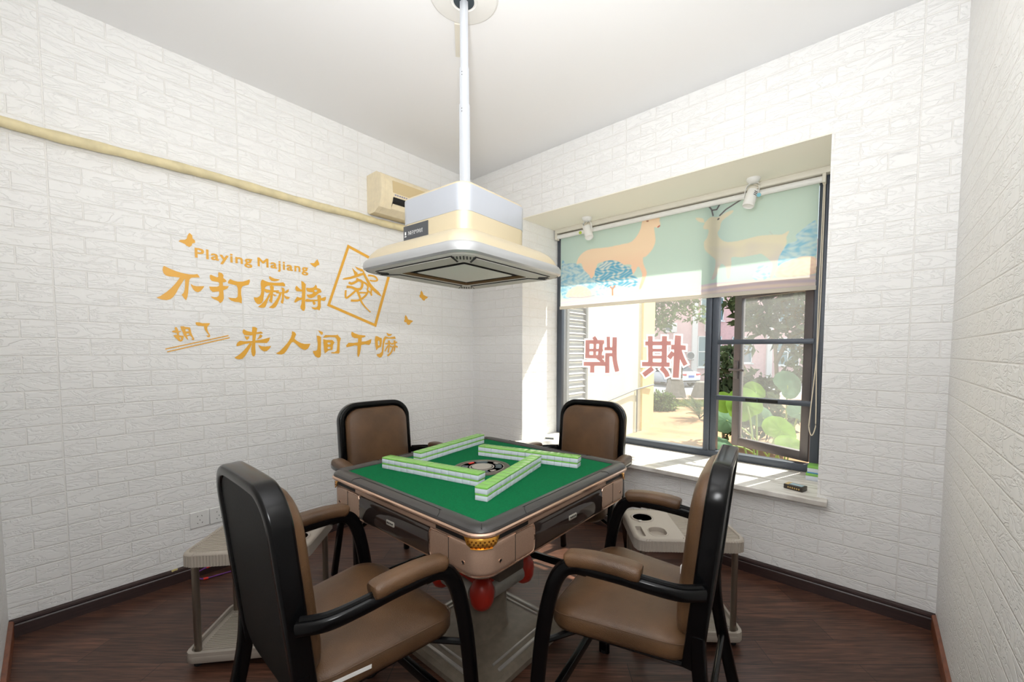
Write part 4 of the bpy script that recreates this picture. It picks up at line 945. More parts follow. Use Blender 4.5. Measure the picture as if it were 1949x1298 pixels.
# ------------------------------------------------------------------ small things on the sill
SZ = BZ0+0.002
c = thing('card_box', 'small dark flip top card box lying on the marble sill', 'box', (2.502, 0.062, SZ), radians(-16))
MB().box((0, 0, 0.012), (0.092, 0.058, 0.024), bevel=0.002).build('carton', M['box_dark'], c)
tag(MB().box((0.006, 0.004, 0.0244), (0.06, 0.032, 0.0008)).build('printed_panel', M['sky_print'], c, angle=0), 'pale blue printed panel')
tag(MB().box((-0.034, 0.0, 0.0246), (0.018, 0.05, 0.0008)).build('gold_corner', M['gold_print'], c, angle=0), 'gold printed corner')
mb = MB()
for i in range(6):
    mb.b2((-0.026+i*0.0105, -0.0296, 0.007), (-0.0205+i*0.0105, -0.0292, 0.016))
tag(mb.build('gold_lettering', M['gold_print'], c, angle=0), 'row of small gold letters')
def big_tile(z, mats, label, dx=0, dy=0, rz=0.0):
    t = thing('large_mahjong_tile', label, 'mahjong tile', (2.558+dx, 0.335+dy, z), rz, 'large tiles stacked at the sill corner')
    zz = 0.0
    for nm, h, mt in mats:
        MB().box((0, 0, zz+h/2), (0.062, 0.084, h), bevel=0.0025).build(nm, M[mt], t)
        zz += h
    return zz
h1 = big_tile(SZ, (('white_body', 0.026, 'tile_white'), ('green_back', 0.014, 'tile_green')), 'large green and white tile on the sill, lowest of the corner stack', -0.004, -0.004)
big_tile(SZ+h1, (('blue_layer', 0.007, 'tile_blue'), ('white_body', 0.022, 'tile_white'), ('green_back', 0.014, 'tile_green')), 'large tile with blue base and green top, uppermost of the corner stack', 0.002, 0.006)
c = thing('small_carton', 'small white carton on the sill next to the sunlit wall', 'box', (0.735, 0.205, SZ), radians(24))
MB().box((0, 0, 0.011), (0.088, 0.055, 0.022), bevel=0.002).build('carton', M['white'], c)
tag(MB().box((0.0, -0.0278, 0.008), (0.07, 0.0008, 0.010)).build('blue_stripe', M['disc_dark'], c, angle=0), 'slate blue printed stripe')

# ------------------------------------------------------------------ cable and power strip on the floor
cb = thing('cable_loop', 'purple cable loop with red clips on the floor under the grey cart', 'cable', (0.07, -1.93, 0.0))
pth = smooth_path([(0.03, 0.16, 0.05), (0.0, 0.10, 0.052), (-0.01, 0.0, 0.058), (-0.015, -0.06, 0.052), (-0.01, -0.098, 0.036), (0.01, -0.075, 0.010), (0.02, 0.0, 0.006), (0.035, 0.09, 0.006), (0.06, 0.16, 0.006)], 8)
MB().tube(pth, 0.0035, 8).build('cable', M['purple'], cb)
for i in (21, 42, 9):
    q = pth[i]; d = (pth[i+1]-q).normalized()
    tag(MB().tube([q-d*0.010, q+d*0.010], 0.0065, 8).build('clip', M['clip_red'], cb), 'red cable clip')
t = thing('power_strip', 'grey white power strip lying on the floor behind the chair', 'power strip', (0.235, -1.775, 0.0), radians(128))
MB().box((0, 0, 0.018), (0.26, 0.052, 0.036), bevel=0.006).build('housing', M['offwhite'], t)
mb = MB()
for i in range(4):
    mb.box((-0.085+i*0.055, 0, 0.0362), (0.026, 0.026, 0.001))
mb.build('outlet', M['slot'], t, angle=0)
tag(MB().sweep([(0.018, -2.118, 0.076), (0.018, -2.106, 0.0795), (0.018, -2.094, 0.0785)], rr(0.005, 0.003, 0.002, 2)).build('wood_sliver', M['wood_chip']), 'pale sliver of wood on the dark baseboard by the cart', 'wood sliver')

tr = MB().b2((-0.013, -0.105, -0.012), (0.013, 0.105, 0.0))
tr = tr.build('pole_shadow_strip', M['offwhite'], None, 0, (1.188, -1.147, H-0.0005))  # flat strip modelled in place of the shadow the pole throws on the ceiling
tr.rotation_euler = (0, 0, radians(49))
tag(tr, 'short pale strip in place of the hood pole shadow on the ceiling', 'shadow strip')

# ------------------------------------------------------------------ hanging smoke hood over the table
hood = thing('hanging_hood', 'square champagne and silver smoke hood hanging over the mahjong table', 'hood', (1.397, -1.287, 1.575), radians(3.3))
HZ = 1.575
def ring(h, r, z):
    return [(x, y, z) for x, y in rr(h, h, r, 8)]
def hb(mb, name, mat, label=None, angle=30):
    return tag(mb.build(name, mat, hood, angle), label)
hb(MB().loft([ring(0.318, 0.075, 0.0), ring(0.327, 0.08, 0.006), ring(0.3285, 0.08, 0.016), ring(0.3275, 0.08, 0.028), ring(0.322, 0.079, 0.038), ring(0.314, 0.078, 0.044)], cap0=False, cap1=False), 'rim', M['hood_rim'], 'silver rim of the hood')
hb(MB().loft([ring(0.315, 0.078, 0.043), ring(0.306, 0.077, 0.064), ring(0.288, 0.074, 0.086), ring(0.262, 0.070, 0.103), ring(0.232, 0.062, 0.114), ring(0.205, 0.054, 0.119), ring(0.197, 0.052, 0.121)], cap0=False), 'flared_skirt', M['hood_gold'])
hb(MB().loft([ring(0.1935, 0.05, 0.112), ring(0.1935, 0.05, 0.198)]), 'lower_band', M['hood_gold'])
hb(MB().loft([ring(0.195, 0.05, 0.197), ring(0.1955, 0.05, 0.200), ring(0.1955, 0.05, 0.296), ring(0.195, 0.05, 0.298)]), 'silver_band', M['hood_silver'], 'broad silver band of the hood')
hb(MB().loft([ring(0.195, 0.05, 0.298), ring(0.193, 0.05, 0.304), ring(0.182, 0.048, 0.311), ring(0.12, 0.04, 0.324), ring(0.085, 0.04, 0.328)]), 'top_cover', M['hood_gold'])
hb(MB().lathe([(0.001, 0.322), (0.078, 0.322), (0.078, 0.334), (0.074, 0.341), (0.060, 0.344), (0.058, 0.352), (0.001, 0.352)], n=36), 'collar', M['hood_gold'])
# underside
hb(MB().loft([ring(0.316, 0.074, 0.002), ring(0.306, 0.07, -0.004), ring(0.195, 0.01, -0.004), ring(0.195, 0.01, 0.012)], cap0=False, cap1=False), 'bottom_plate', M['hood_grey'])
hb(MB().loft([ring(0.195, 0.01, -0.0035), ring(0.193, 0.01, 0.010), ring(0.150, 0.008, 0.012)], cap0=False, cap1=False), 'filter_mesh', M['mesh'], 'brass coloured filter mesh frame')
mb = MB()
for k in range(4):
    R = Matrix.Rotation(k*pi/2, 3, 'Z')
    for i in range(40):
        mb.box(R @ Vector((-0.175+i*0.009, -0.174, 0.0085)), (0.004, 0.026, 0.004), rot=R)
hb(mb, 'filter_slots', M['slot'], angle=0)
hb(MB().loft([ring(0.150, 0.006, 0.008), ring(0.147, 0.005, 0.001), ring(0.144, 0.005, 0.0)]), 'light_panel', M['hood_panel'], 'pale square diffuser under the hood')
hb(MB().loft([ring(0.155, 0.007, 0.0115), ring(0.155, 0.007, 0.003), ring(0.149, 0.006, 0.002)], cap0=False, cap1=False), 'panel_frame', M['slot'], 'black line around the diffuser', 0)
for k in range(4):
    R = Matrix.Rotation(k*pi/2, 4, 'Z')
    q = [(-0.235, -0.293), (0.235, -0.293), (0.185, -0.215), (-0.185, -0.215)]
    o = hb(MB().prism(q, -0.0065, -0.003).xf(R), 'side_tray', M['slot'], 'black edged side panel of the underside', 0)
    q = [(-0.222, -0.287), (0.222, -0.287), (0.182, -0.222), (-0.182, -0.222)]
    tag(MB().prism(q, -0.0085, -0.004).xf(R).build('panel_face', M['hood_grey'], o, angle=0), 'grey face of the panel')
    mb = MB()
    R2 = Matrix.Rotation(k*pi/2+pi/4, 4, 'Z')
    for i in range(-4, 5):
        ln = 0.052-abs(i)*0.009
        mb.box((i*0.012, -0.352+abs(i)*0.002, -0.0045), (0.005, ln, 0.003))
    hb(mb.xf(R2), 'corner_vents', M['slot'], angle=0)
# dark name plate on the side facing the left side of the room
pl = hb(MB().b2((-0.172, -0.1957, 0.118), (-0.012, -0.1925, 0.190)), 'name_plate', M['label'], 'charcoal name plate with small white characters', 0)
vs, fs = text_polys('净森子空气净化灯', width=0.096, height=0.0165, spacing=1.25)
mb = MB().add([(-0.141+x, -0.1961, 0.150+y) for x, y in vs], fs)
mb.b2((-0.163, -0.1962, 0.153), (-0.155, -0.1958, 0.166))
mb.b2((-0.165, -0.1962, 0.145), (-0.153, -0.1958, 0.149))
mb.build('white_characters', M['label_white'], pl, angle=0)
# telescopic pole of three square tubes and the ceiling rose
for k, (h, z0, z1) in enumerate(((0.0185, 1.92, 2.305), (0.0165, 2.30, 2.458), (0.0145, 2.452, 2.754))):
    mb = MB().prism(rr(h, h*0.85, 0.003, 2), z0-HZ, z1-HZ)
    o = hb(mb, 'pole_section', M['alu'], None, 25)
    if k < 2:
        mb = MB()
        for i in range(2):
            mb.tube([(0, -h*0.85-0.0005, z1-HZ-0.022-0.012*i), (0, -h*0.85+0.001, z1-HZ-0.022-0.012*i)], 0.0022, 8, ref=(1, 0, 0))
        mb.build('screw', M['slot'], o, angle=0)
hb(MB().lathe([(0.001, H-HZ-0.020), (0.052, H-HZ-0.020), (0.056, H-HZ-0.023), (0.060, H-HZ-0.018), (0.14, H-HZ-0.010), (0.148, H-HZ-0.004), (0.148, H-HZ-0.0005), (0.001, H-HZ-0.0005)], n=48), 'ceiling_rose', M['white'])
hb(MB().lathe([(0.001, H-HZ-0.019), (0.044, H-HZ-0.0205), (0.044, H-HZ-0.024), (0.001, H-HZ-0.024)], n=32), 'rose_socket', M['disc_dark'], 'dark round socket in the ceiling rose')

# ------------------------------------------------------------------ mahjong table
TZ = 0.752                                   # height of the felt
TC = Vector((1.5747, -1.3405, 0))
TA = 0.01296
table = thing('mahjong_table', 'rose gold automatic mahjong table with green felt on a square pedestal', 'table', TC, TA)
def tb(mb, name, mat, label=None, angle=30):
    return tag(mb.build(name, mat, table, angle), label)
# low base plate with foot troughs; the pedestal sits a little off the middle
PS = Matrix.Translation((-0.030, 0.016, 0))
tb(MB().loft([ring(0.255, 0.035, 0.0), ring(0.262, 0.04, 0.008), ring(0.262, 0.04, 0.03), ring(0.252, 0.035, 0.048), ring(0.18, 0.03, 0.058), ring(0.16, 0.03, 0.059)]).xf(PS), 'base_plate', M['grey_taupe'], None, 25)
for k in range(4):
    R = Matrix.Rotation(k*pi/2, 4, 'Z')
    mb = MB()
    mb.box((0, -0.228, 0.054), (0.28, 0.012, 0.010), bevel=0.003)
    mb.box((0, -0.198, 0.058), (0.28, 0.007, 0.008), bevel=0.002)
    tb(mb.xf(PS @ R), 'foot_rail', M['steel'], 'bright rail on the base plate')
tb(MB().loft([ring(0.100, 0.05, 0.056), ring(0.092, 0.05, 0.060), ring(0.085, 0.045, 0.085), ring(0.082, 0.04, 0.30)]).xf(PS), 'column', M['grey_taupe'])
tb(MB().loft([ring(0.105, 0.05, 0.25), ring(0.105, 0.05, 0.36), ring(0.10, 0.04, 0.56)]).xf(PS), 'lift_frame', M['undertray'])
cz = 0.298
for k in range(4):
    R = Matrix.Rotation(k*pi/2, 4, 'Z')
    rr_ = []
    for i in range(34):
        t = i/33
        rr_.append(1.0+0.06*(i % 2))
    pth = [(-0.085+0.17*i/33, -0.128, cz) for i in range(34)]
    tb(MB().tube(pth, 0.033, 14, scale=rr_).xf(PS @ R), 'ribbed_hose', M['spring'], 'grey ribbed hose under the table', 60)
    mb = MB()
    pr = [(0.001, -0.058), (0.018, -0.055), (0.034, -0.044), (0.043, -0.025), (0.046, 0.0), (0.043, 0.022), (0.034, 0.040), (0.02, 0.052), (0.001, 0.056)]
    mb.lathe([(r_*1.05, z_*1.1) for r_, z_ in pr], (0.122, -0.122, cz), 22)
    # arm running inwards and along the top edge of both hoses
    mb.sweep([(0.122, -0.122, cz+0.03), (0.09, -0.09, cz+0.06), (0.05, -0.05, cz+0.075)], rr(0.028, 0.012, 0.008, 3))
    mb.sweep([(0.12, -0.124, cz+0.036), (0.02, -0.124, cz+0.050), (-0.12, -0.124, cz+0.036)], rr(0.012, 0.012, 0.005, 3))
    tb(mb.xf(PS @ R), 'red_corner', M['red'], 'red corner guard of the lift mechanism')
tb(MB().loft([ring(0.15, 0.03, 0.53), ring(0.29, 0.05, 0.575), ring(0.39, 0.05, 0.592)]), 'undertray', M['undertray'])
tb(MB().b2((0.10, -0.225, 0.47), (0.30, -0.10, 0.60), bevel=0.006), 'motor_box', M['undertray'], 'dark motor box hanging below the table')
# body
tb(MB().loft([ring(0.385, 0.05, 0.584), ring(0.41, 0.055, 0.593), ring(0.424, 0.060, 0.612), ring(0.428, 0.060, 0.622), ring(0.428, 0.060, 0.716)]), 'body', M['rose'])
tb(MB().loft([ring(0.4275, 0.062, 0.6095), ring(0.4315, 0.062, 0.6115), ring(0.4315, 0.062, 0.6155), ring(0.4275, 0.062, 0.6175)]), 'bottom_bead', M['rose_edge'], 'bright bead along the lower edge', 50)
tb(MB().loft([ring(0.430, 0.060, 0.707), ring(0.434, 0.061, 0.710), ring(0.434, 0.061, 0.728), ring(0.430, 0.060, 0.731)]), 'slot_band', M['rose'])
tb(MB().loft([ring(0.434, 0.061, 0.727), ring(0.443, 0.063, 0.729), ring(0.4465, 0.064, 0.734), ring(0.4465, 0.064, 0.739), ring(0.442, 0.063, 0.743)]), 'upper_bead', M['rose_edge'], 'polished rose gold edge band')
# dark frame round the felt
rim_rings = [ring(0.430, 0.060, 0.738), ring(0.440, 0.062, 0.741), ring(0.4425, 0.063, 0.746), ring(0.440, 0.062, 0.752), ring(0.432, 0.055, 0.7575), ring(0.416, 0.04, 0.7605), ring(0.398, 0.02, 0.7585), ring(0.388, 0.006, 0.7545), ring(0.3855, 0.004, 0.745)]
tb(MB().loft(rim_rings, cap0=False, cap1=False), 'top_frame', M['rim'], 'dark grey frame around the felt')
for k in range(4):
    R = Matrix.Rotation(k*pi/2, 4, 'Z')
    mb = MB()
    pth = smooth_path([(-0.255, -0.4405, 0.752), (-0.25, -0.430, 0.7582), (-0.235, -0.418, 0.7604), (-0.20, -0.4135, 0.7605), (0.20, -0.4135, 0.7605), (0.235, -0.418, 0.7604), (0.25, -0.430, 0.7582), (0.255, -0.4405, 0.752)], 4)
    mb.tube(pth, 0.0012, 6)
    tb(mb.xf(R), 'lid_seam', M['slot'], None, 0)
    tb(MB().tube([(-0.396, -0.396, 0.7578), (-0.406, -0.406, 0.7598), (-0.4225, -0.4225, 0.7565)], 0.0012, 6).xf(R), 'corner_seam', M['slot'], None, 0)
tb(MB().loft([ring(0.3865, 0.004, 0.742), ring(0.3865, 0.004, TZ)]), 'felt', M['felt'], 'green felt playing surface', 0)
# control disc in the middle of the felt
dz = TZ
disc_c = (-0.012, -0.006, dz)
cd = tb(MB().lathe([(0.001, -0.004), (0.118, -0.004), (0.118, 0.0010), (0.112, 0.0022), (0.102, 0.0022), (0.098, 0.0014), (0.001, 0.0014)], disc_c, 48), 'control_disc', M['disc'], 'round bronze control disc in the felt')
def dring(r0, r1, z, name, mat, lab=None):
    return tag(MB().lathe([(r0, z), (r1, z), (r1, z+0.0015), (r0, z+0.0015), (r0, z)], (disc_c[0], disc_c[1], dz), 48).build(name, mat, cd, 30), lab)
MB().lathe([(0.001, 0.001), (0.042, 0.001), (0.042, 0.0045), (0.001, 0.006)], disc_c, 36).build('dice_dome', M['disc_light'], cd)
dring(0.042, 0.047, 0.0012, 'dome_ring', M['slot'])
dring(0.047, 0.052, 0.0014, 'pale_ring', M['disc_light'])
dring(0.090, 0.0925, 0.0014, 'outer_ring', M['disc_light'])
for k in range(4):
    a0 = k*pi/2+0.45
    arc = [(disc_c[0]+0.071*cos(a0+i*0.09), disc_c[1]+0.071*sin(a0+i*0.09), dz+0.0022) for i in range(9)]
    MB().sweep(arc, rr(0.0012, 0.013, 0.0011, 2), (0.001, 0, 1)).build('button_inlay', M['disc_dark'], cd)
    a1 = k*pi/2+1.45
    q = (disc_c[0]+0.075*cos(a1), disc_c[1]+0.075*sin(a1), dz+0.003)
    R3 = Matrix.Rotation(a1, 3, 'Z')
    mt, lb = ((M['clip_red'], 'red start button') if k == 1 else (M['label_white'], 'white button') if k == 2 else (M['disc_light'], None))
    tag(MB().box(q, (0.012, 0.024, 0.003), bevel=0.001, rot=R3).build('button', mt, cd), lb)
# four sides: dark glossy centre panel, badge, corner covers, slots, gold corner
for k in range(4):
    R = Matrix.Rotation(k*pi/2, 4, 'Z')
    gp = [(-0.4345, 0.620), (-0.4375, 0.628), (-0.4375, 0.690), (-0.432, 0.703), (-0.424, 0.707), (-0.42, 0.620)]
    p = tb(MB().loft([[(x, y, z-0.002) for y, z in gp] for x in (-0.205, 0.205)]).xf(R), 'centre_panel', M['gloss'], 'dark glossy panel in the middle of the side', 40)
    bd = MB().loft([[(x, y, z+0.660) for x, z in rr(0.0235-d, 0.0085-d, 0.003, 3)] for y, d in ((-0.437, 0), (-0.4395, 0.0005), (-0.440, 0.0015))])
    b_ = tag(bd.xf(R).build('badge', M['badge'], p), 'small silver badge')
    mb = MB()
    for i in range(4):
        w_ = 0.0065 if i < 2 else 0.006
        mb.b2((-0.017+i*0.0095, -0.4407, 0.6585), (-0.017+i*0.0095+w_, -0.4399, 0.6635))
    mb.xf(R).build('badge_print', M['slot'], b_, angle=0)
    for sd in (-1, 1):
        mb = MB().b2((sd*0.240, -0.4348, 0.7115), (sd*0.372, -0.430, 0.7255))
        tb(mb.xf(R), 'coin_slot', M['slot'], 'long black slot under the edge band', 0)
    # corner cover wrapping the corner between this side and the next
    rad, hs = 0.062, 0.4345
    cn = [(0.209, -hs)]
    for i in range(9):
        a = radians(-90+90*i/8)
        cn.append((hs-rad+rad*cos(a), -hs+rad+rad*sin(a)))
    cn.append((hs, -0.209))
    mb = MB()
    zs = ((0.6165, 0.010), (0.6175, 0.004), (0.622, 0.001), (0.630, 0.0), (0.692, 0.0), (0.699, 0.001), (0.7035, 0.004), (0.7045, 0.010))
    def inset(d):
        return [(x-d*(1 if abs(x-0.209) > 1e-6 and x > 0.3 else 0)*(x-0.30)/(hs-0.30), y+d*(1 if abs(y+0.209) > 1e-6 and y < -0.3 else 0)*(-0.30-y)/(hs-0.30)) for x, y in cn]
    rings = []
    for z, d in zs:
        rings.append([(x, y, z) for x, y in inset(d)])
    mb.loft(rings, cap0=False, cap1=False, closed=False)
    cc = tb(mb.xf(R), 'corner_cover', M['rose'], None, 50)
    # raised border line of the cover end
    for (ax, fl) in ((0, 1), (1, -1)):
        e = []
        for u_, z in ((0.30, 0.6175), (0.225, 0.6175), (0.2125, 0.626), (0.2095, 0.640), (0.2095, 0.684), (0.2125, 0.697), (0.225, 0.7045), (0.30, 0.7045)):
            e.append((u_, -hs-0.0005, z) if ax == 0 else (hs+0.0005, -u_, z))
        MB().tube(smooth_path(e, 3), 0.0026, 8).xf(R).build('cover_lip', M['rose_edge'], cc)
        s_ = (0.298, -hs-0.0003, 0) if ax == 0 else (hs+0.0003, -0.298, 0)
        MB().tube([(s_[0], s_[1], 0.620), (s_[0], s_[1], 0.702)], 0.0009, 6).xf(R).build('cover_seam', M['slot'], cc, 0)
        h_ = Vector((0.362, -hs, 0.648)) if ax == 0 else Vector((hs, -0.362, 0.648))
        nn = Vector((0, -1, 0)) if ax == 0 else Vector((1, 0, 0))
        MB().tube([h_-nn*0.002, h_+nn*0.0012], 0.0050, 14).xf(R).build('screw_hole', M['slot'], cc)
        MB().lathe([(0.0048, 0.0), (0.0066, 0.0), (0.0062, 0.0022), (0.0050, 0.0022), (0.0048, 0)], h_, 16, 0, nn.to_track_quat('Z', 'Y').to_matrix()).xf(R).build('screw_cup', M['rose_edge'], cc)
    # gold fretwork ornament in the corner
    def cpt(tt, z, out):
        a = radians(-90+90*tt)
        r_ = rad+out
        return Vector((hs-rad+r_*cos(a), -hs+rad+r_*sin(a), z))
    mb = MB()
    zt_, zb_ = 0.7255, 0.6965
    n_ = 12
    rows = [(zt_, -0.06, 1.06, 0.003), (0.722, 0.0, 1.0, 0.005), (0.706, 0.08, 0.92, 0.0055), (zb_, 0.22, 0.78, 0.004), (zb_-0.003, 0.28, 0.72, 0.0015)]
    mb.loft([[cpt(t0+(t1-t0)*i/n_, z, o_) for i in range(n_+1)] for z, t0, t1, o_ in rows], cap0=False, cap1=False, closed=False)
    go = tb(mb.xf(R), 'gold_ornament', M['gold'], 'gold fretwork ornament on the table corner', 40)
    mb = MB()
    for i in range(7):
        for z, off in ((0.7165, 0), (0.7095, 0.5), (0.7025, 0)):
            tt = 0.13+0.74*(i+off)/6.5
            if z < 0.705 and not (0.2 < tt < 0.8):
                continue
            c_ = cpt(tt, z, 0.0066)
            if tt > 1: continue
            nrm = (cpt(tt, z, 1)-cpt(tt, z, 0)).normalized()
            mb.lathe([(0.0002, -0.0015), (0.0026, -0.0008), (0.0028, 0.0), (0.0002, 0.0006)], c_, 8, 0, nrm.to_track_quat('Z', 'Y').to_matrix())
    mb.xf(R).build('fret_holes', M['gold_dark'], go)
    MB().tube([cpt(0.20+0.60*i/12, zb_, 0.005) for i in range(13)], 0.0018, 8).xf(R).build('gold_edge', M['gold'], go)

# ------------------------------------------------------------------ mahjong tiles, two layers in four walls
TW, TL, TH, TB = 0.0345, 0.0465, 0.0225, 0.0062
tile0 = thing('mahjong_tile', 'x', 'mahjong tile')
b0 = MB().box((0, 0, (TH-TB)/2), (TW-0.0006, TL, TH-TB), bevel=0.0018).build('white_body', M['tile_white'], tile0, 40)
MB().box((0, 0, TH-TB/2), (TW-0.0006, TL, TB), bevel=0.0016).build('green_back', M['tile_green'], tile0, 40)
KB = [o for o in COL.objects if o.parent == tile0]
ORD = ('first', 'second', 'third', 'fourth', 'fifth', 'sixth', 'seventh', 'eighth', 'ninth', 'tenth', 'eleventh', 'twelfth', 'thirteenth', 'fourteenth')
rows = (('row facing the near left chair', 'wall end', (1.259, -1.623), 11.8, 14),
        ('row facing the near right chair', 'camera end', (1.865, -1.605), 106.0, 13),
        ('row facing the window', 'wall end', (1.409, -1.227), 14.9, 14),
        ('row facing the left wall', 'camera end', (1.318, -1.475), 99.4, 13))
first = True
for rname, rend, st, deg, n in rows:
    d = Vector((cos(radians(deg)), sin(radians(deg)), 0))
    nl = Vector((-d.y, d.x, 0))
    for i in range(n):
        for lv in range(2):
            jit = random.uniform(-0.0006, 0.0006)
            p = Vector((st[0], st[1], 0))+d*(TW*(i+0.5)+(0.0022 if i > 6 and lv else 0))+nl*(TL/2+jit)+Vector((0, 0, TZ+0.0006+lv*(TH+0.0003)))
            lab = 'green backed tile, %s from %s, %s layer of %s' % (ORD[i], rend, 'upper' if lv else 'lower', rname)
            if first:
                t = tile0; first = False
            else:
                t = tile0.copy(); COL.objects.link(t)
                for q in KB:
                    c = q.copy(); COL.objects.link(c); c.parent = t
            t.location = p
            t.rotation_euler = (0, 0, radians(deg)+random.uniform(-0.006, 0.006))
            t['label'] = lab
            t['group'] = 'mahjong tiles in four walls on the felt'

# ------------------------------------------------------------------ armchairs
def lean(z):                                   # y of the back plane at height z
    return -0.116-(z-0.42)*0.105
def make_chair():
    t = thing('armchair', 'x', 'armchair')
    flat = rr(0.0125, 0.0215, 0.010, 3)        # lateral x normal half sizes
    pair = {}
    for sd in (-1, 1):
        fl = smooth_path([(0.292*sd, 0.285, 0.0), (0.288*sd, 0.285, 0.20), (0.283*sd, 0.268, 0.42), (0.279*sd, 0.243, 0.56), (0.276*sd, 0.215, 0.630), (0.274*sd, 0.180, 0.656), (0.2725*sd, 0.14, 0.660)], 6)
        MB().sweep(fl, flat, (1, 0, 0)).build('leg', M['black'], t)
        ar = smooth_path([(0.2735*sd, 0.155, 0.660), (0.270*sd, 0.05, 0.661), (0.264*sd, -0.03, 0.656), (0.246*sd, -0.095, 0.648), (0.208*sd, -0.142, 0.643)], 6)
        arm = MB().sweep(ar, rr(0.0155, 0.016, 0.009, 3), (1, 0, 0)).build('arm_rail', M['black'], t)
        g = [(p.x+0.0*sd, p.y, p.z+0.0155) for p in ar[6:]]
        MB().tube([(p.x, p.y, p.z+0.017) for p in ar[8:-1]], 0.0075, 8).build('rail_ridge', M['black'], arm)
        # padded arm, following the rail
        pp = smooth_path([(0.274*sd, 0.196, 0.672), (0.2735*sd, 0.175, 0.680), (0.272*sd, 0.12, 0.687), (0.270*sd, 0.06, 0.688), (0.2685*sd, 0.03, 0.6865), (0.267*sd, -0.005, 0.683)], 5)
        n_ = len(pp)-1
        sc_ = [0.42, 0.74, 0.9]+[1.0]*(n_-5)+[0.97, 0.92, 0.80]
        MB().sweep(pp, rr(0.028, 0.0195, 0.0165, 4), (1, 0, 0), scale=sc_).build('arm_pad', M['leather'], t, 60)
        rl = smooth_path([(0.190*sd, lean(0.52)-0.004, 0.52), (0.193*sd, -0.140, 0.40), (0.203*sd, -0.175, 0.22), (0.216*sd, -0.225, 0.0)], 5)
        MB().sweep(rl, rr(0.0135, 0.0185, 0.008, 3), (1, 0, 0)).build('leg', M['black'], t)
    # back frame: an inverted U
    pts = []
    for sd in (-1, 1):
        seq = [(0.187, 0.43), (0.187, 0.60), (0.187, 0.78)]
        for i in range(7):
            a = radians(90*i/6)
            seq.append((0.187-0.085+0.085*cos(a), 0.851+0.085*sin(a)))
        seq.append((0.045, 0.9375))
        seq = [(sd*x, lean(z), z) for x, z in seq]
        pts = seq[::-1] if sd == 1 else seq
        pair[sd] = pts
    path = smooth_path(pair[-1]+pair[1], 3)
    MB().sweep(path, rr(0.0245, 0.0145, 0.008, 3), (0, 1, 0.075)).build('back_frame', M['black'], t)
    sh = rr(0.178, 0.245, 0.08, 8)
    mb = MB().loft([[(x, lean(zc+0.685)-0.012-dy, zc+0.685) for x, zc in sh] for dy in (0.0, 0.006)])
    mb.build('back_panel', M['black_matt'], t, 30)
    def bk(p):
        z = 0.690+p.y
        return Vector((p.x, lean(z)+0.004+p.z*(1.0+0.10*sin((p.y+0.235)/0.47*pi)), z))
    MB().pillow(0.172, 0.230, 0.052, 0.08, dome=0.010, fn=bk).build('back_cushion', M['leather'], t, 60)
    def st(p):
        x, y, z = p
        x *= 1-0.24*(0.205-y)/0.41
        fr = max(0.0, y-0.06)/0.16
        zz = z-0.020*fr**2-0.012*max(0, (-y-0.02)/0.2)+0.010*(x/0.25)**2*(1 if z > 0.03 else 0)
        return Vector((x, y+0.078, 0.432+zz))
    seat = MB().pillow(0.246, 0.205, 0.062, 0.085, dome=0.012, fn=st).build('seat', M['leather'], t, 60)
    sm = [tuple(st(Vector((x, y, 0.046)))) for x, y in rr(0.2463, 0.2053, 0.085, 8)]
    tag(MB().tube(sm, 0.0016, 6, closed=True).build('seam', M['leather_dark'], seat, 0), 'darker stitched seam')
    mb = MB()
    mb.sweep([(-0.285, 0.278, 0.185), (0.285, 0.278, 0.185)], rr(0.017, 0.010, 0.004, 3), (0, 0, 1))
    mb.build('stretcher', M['black'], t)
    MB().tube([(-0.20, -0.158, 0.30), (0.20, -0.158, 0.30)], 0.0095, 10).build('stretcher', M['black'], t)
    MB().tube([(-0.17, -0.12, 0.422), (-0.20, 0.22, 0.422)], 0.010, 8).build('seat_rail', M['black'], t)
    MB().tube([(0.17, -0.12, 0.422), (0.20, 0.22, 0.422)], 0.010, 8).build('seat_rail', M['black'], t)
    for sd in (-1, 1):
        MB().tube([(0.20*sd, 0.20, 0.422), (0.282*sd, 0.258, 0.422)], 0.009, 8).build('seat_rail', M['black'], t)
        MB().lathe([(0.001, 0), (0.016, 0), (0.016, 0.012), (0.001, 0.014)], (0.292*sd, 0.285, 0.0), 14).build('foot_cap', M['rubber'], t)
        MB().lathe([(0.001, 0), (0.016, 0), (0.016, 0.012), (0.001, 0.014)], (0.216*sd, -0.225, 0.0), 14).build('foot_cap', M['rubber'], t)
    return t
M['leather_dark'] = pm('dark_leather_seam', (96, 70, 50), 0.5)
chair = make_chair()
GC = 'armchairs around the mahjong table'
chair.location = (1.665, -2.03, 0)
tag(chair, 'brown leather armchair seen from its black back, beside the left tea cart', None, GC)
c2 = dup(chair, (2.322, -1.300, 0), radians(100), 'brown leather armchair seen from its side, between table and right tea cart', GC)
c3 = dup(chair, (0.80, -1.325, 0), radians(-95), 'brown leather armchair behind the table against the left wall', GC)
c4 = dup(chair, (1.575, -0.62, 0), radians(188), 'brown leather armchair behind the table in front of the window bay', GC)
s = MB().box((0, 0, 0), (0.0012, 0.135, 0.010))
pt = s.build('paper_tag', M['white'], None, 0, (1.8655, -2.075, 0.462))
pt.rotation_euler = (radians(-3), 0, -0.143)
tag(pt, 'white paper strip stuck along the seat edge of the foreground chair', 'tag')
s = MB().box((0, 0, 0.014), (0.02, 0.034, 0.028), bevel=0.002)
tag(s.build('paper_packet', M['white'], None, 30, (2.345, -1.165, 0.505)), 'small white paper packet on the right chair seat by its backrest', 'packet')

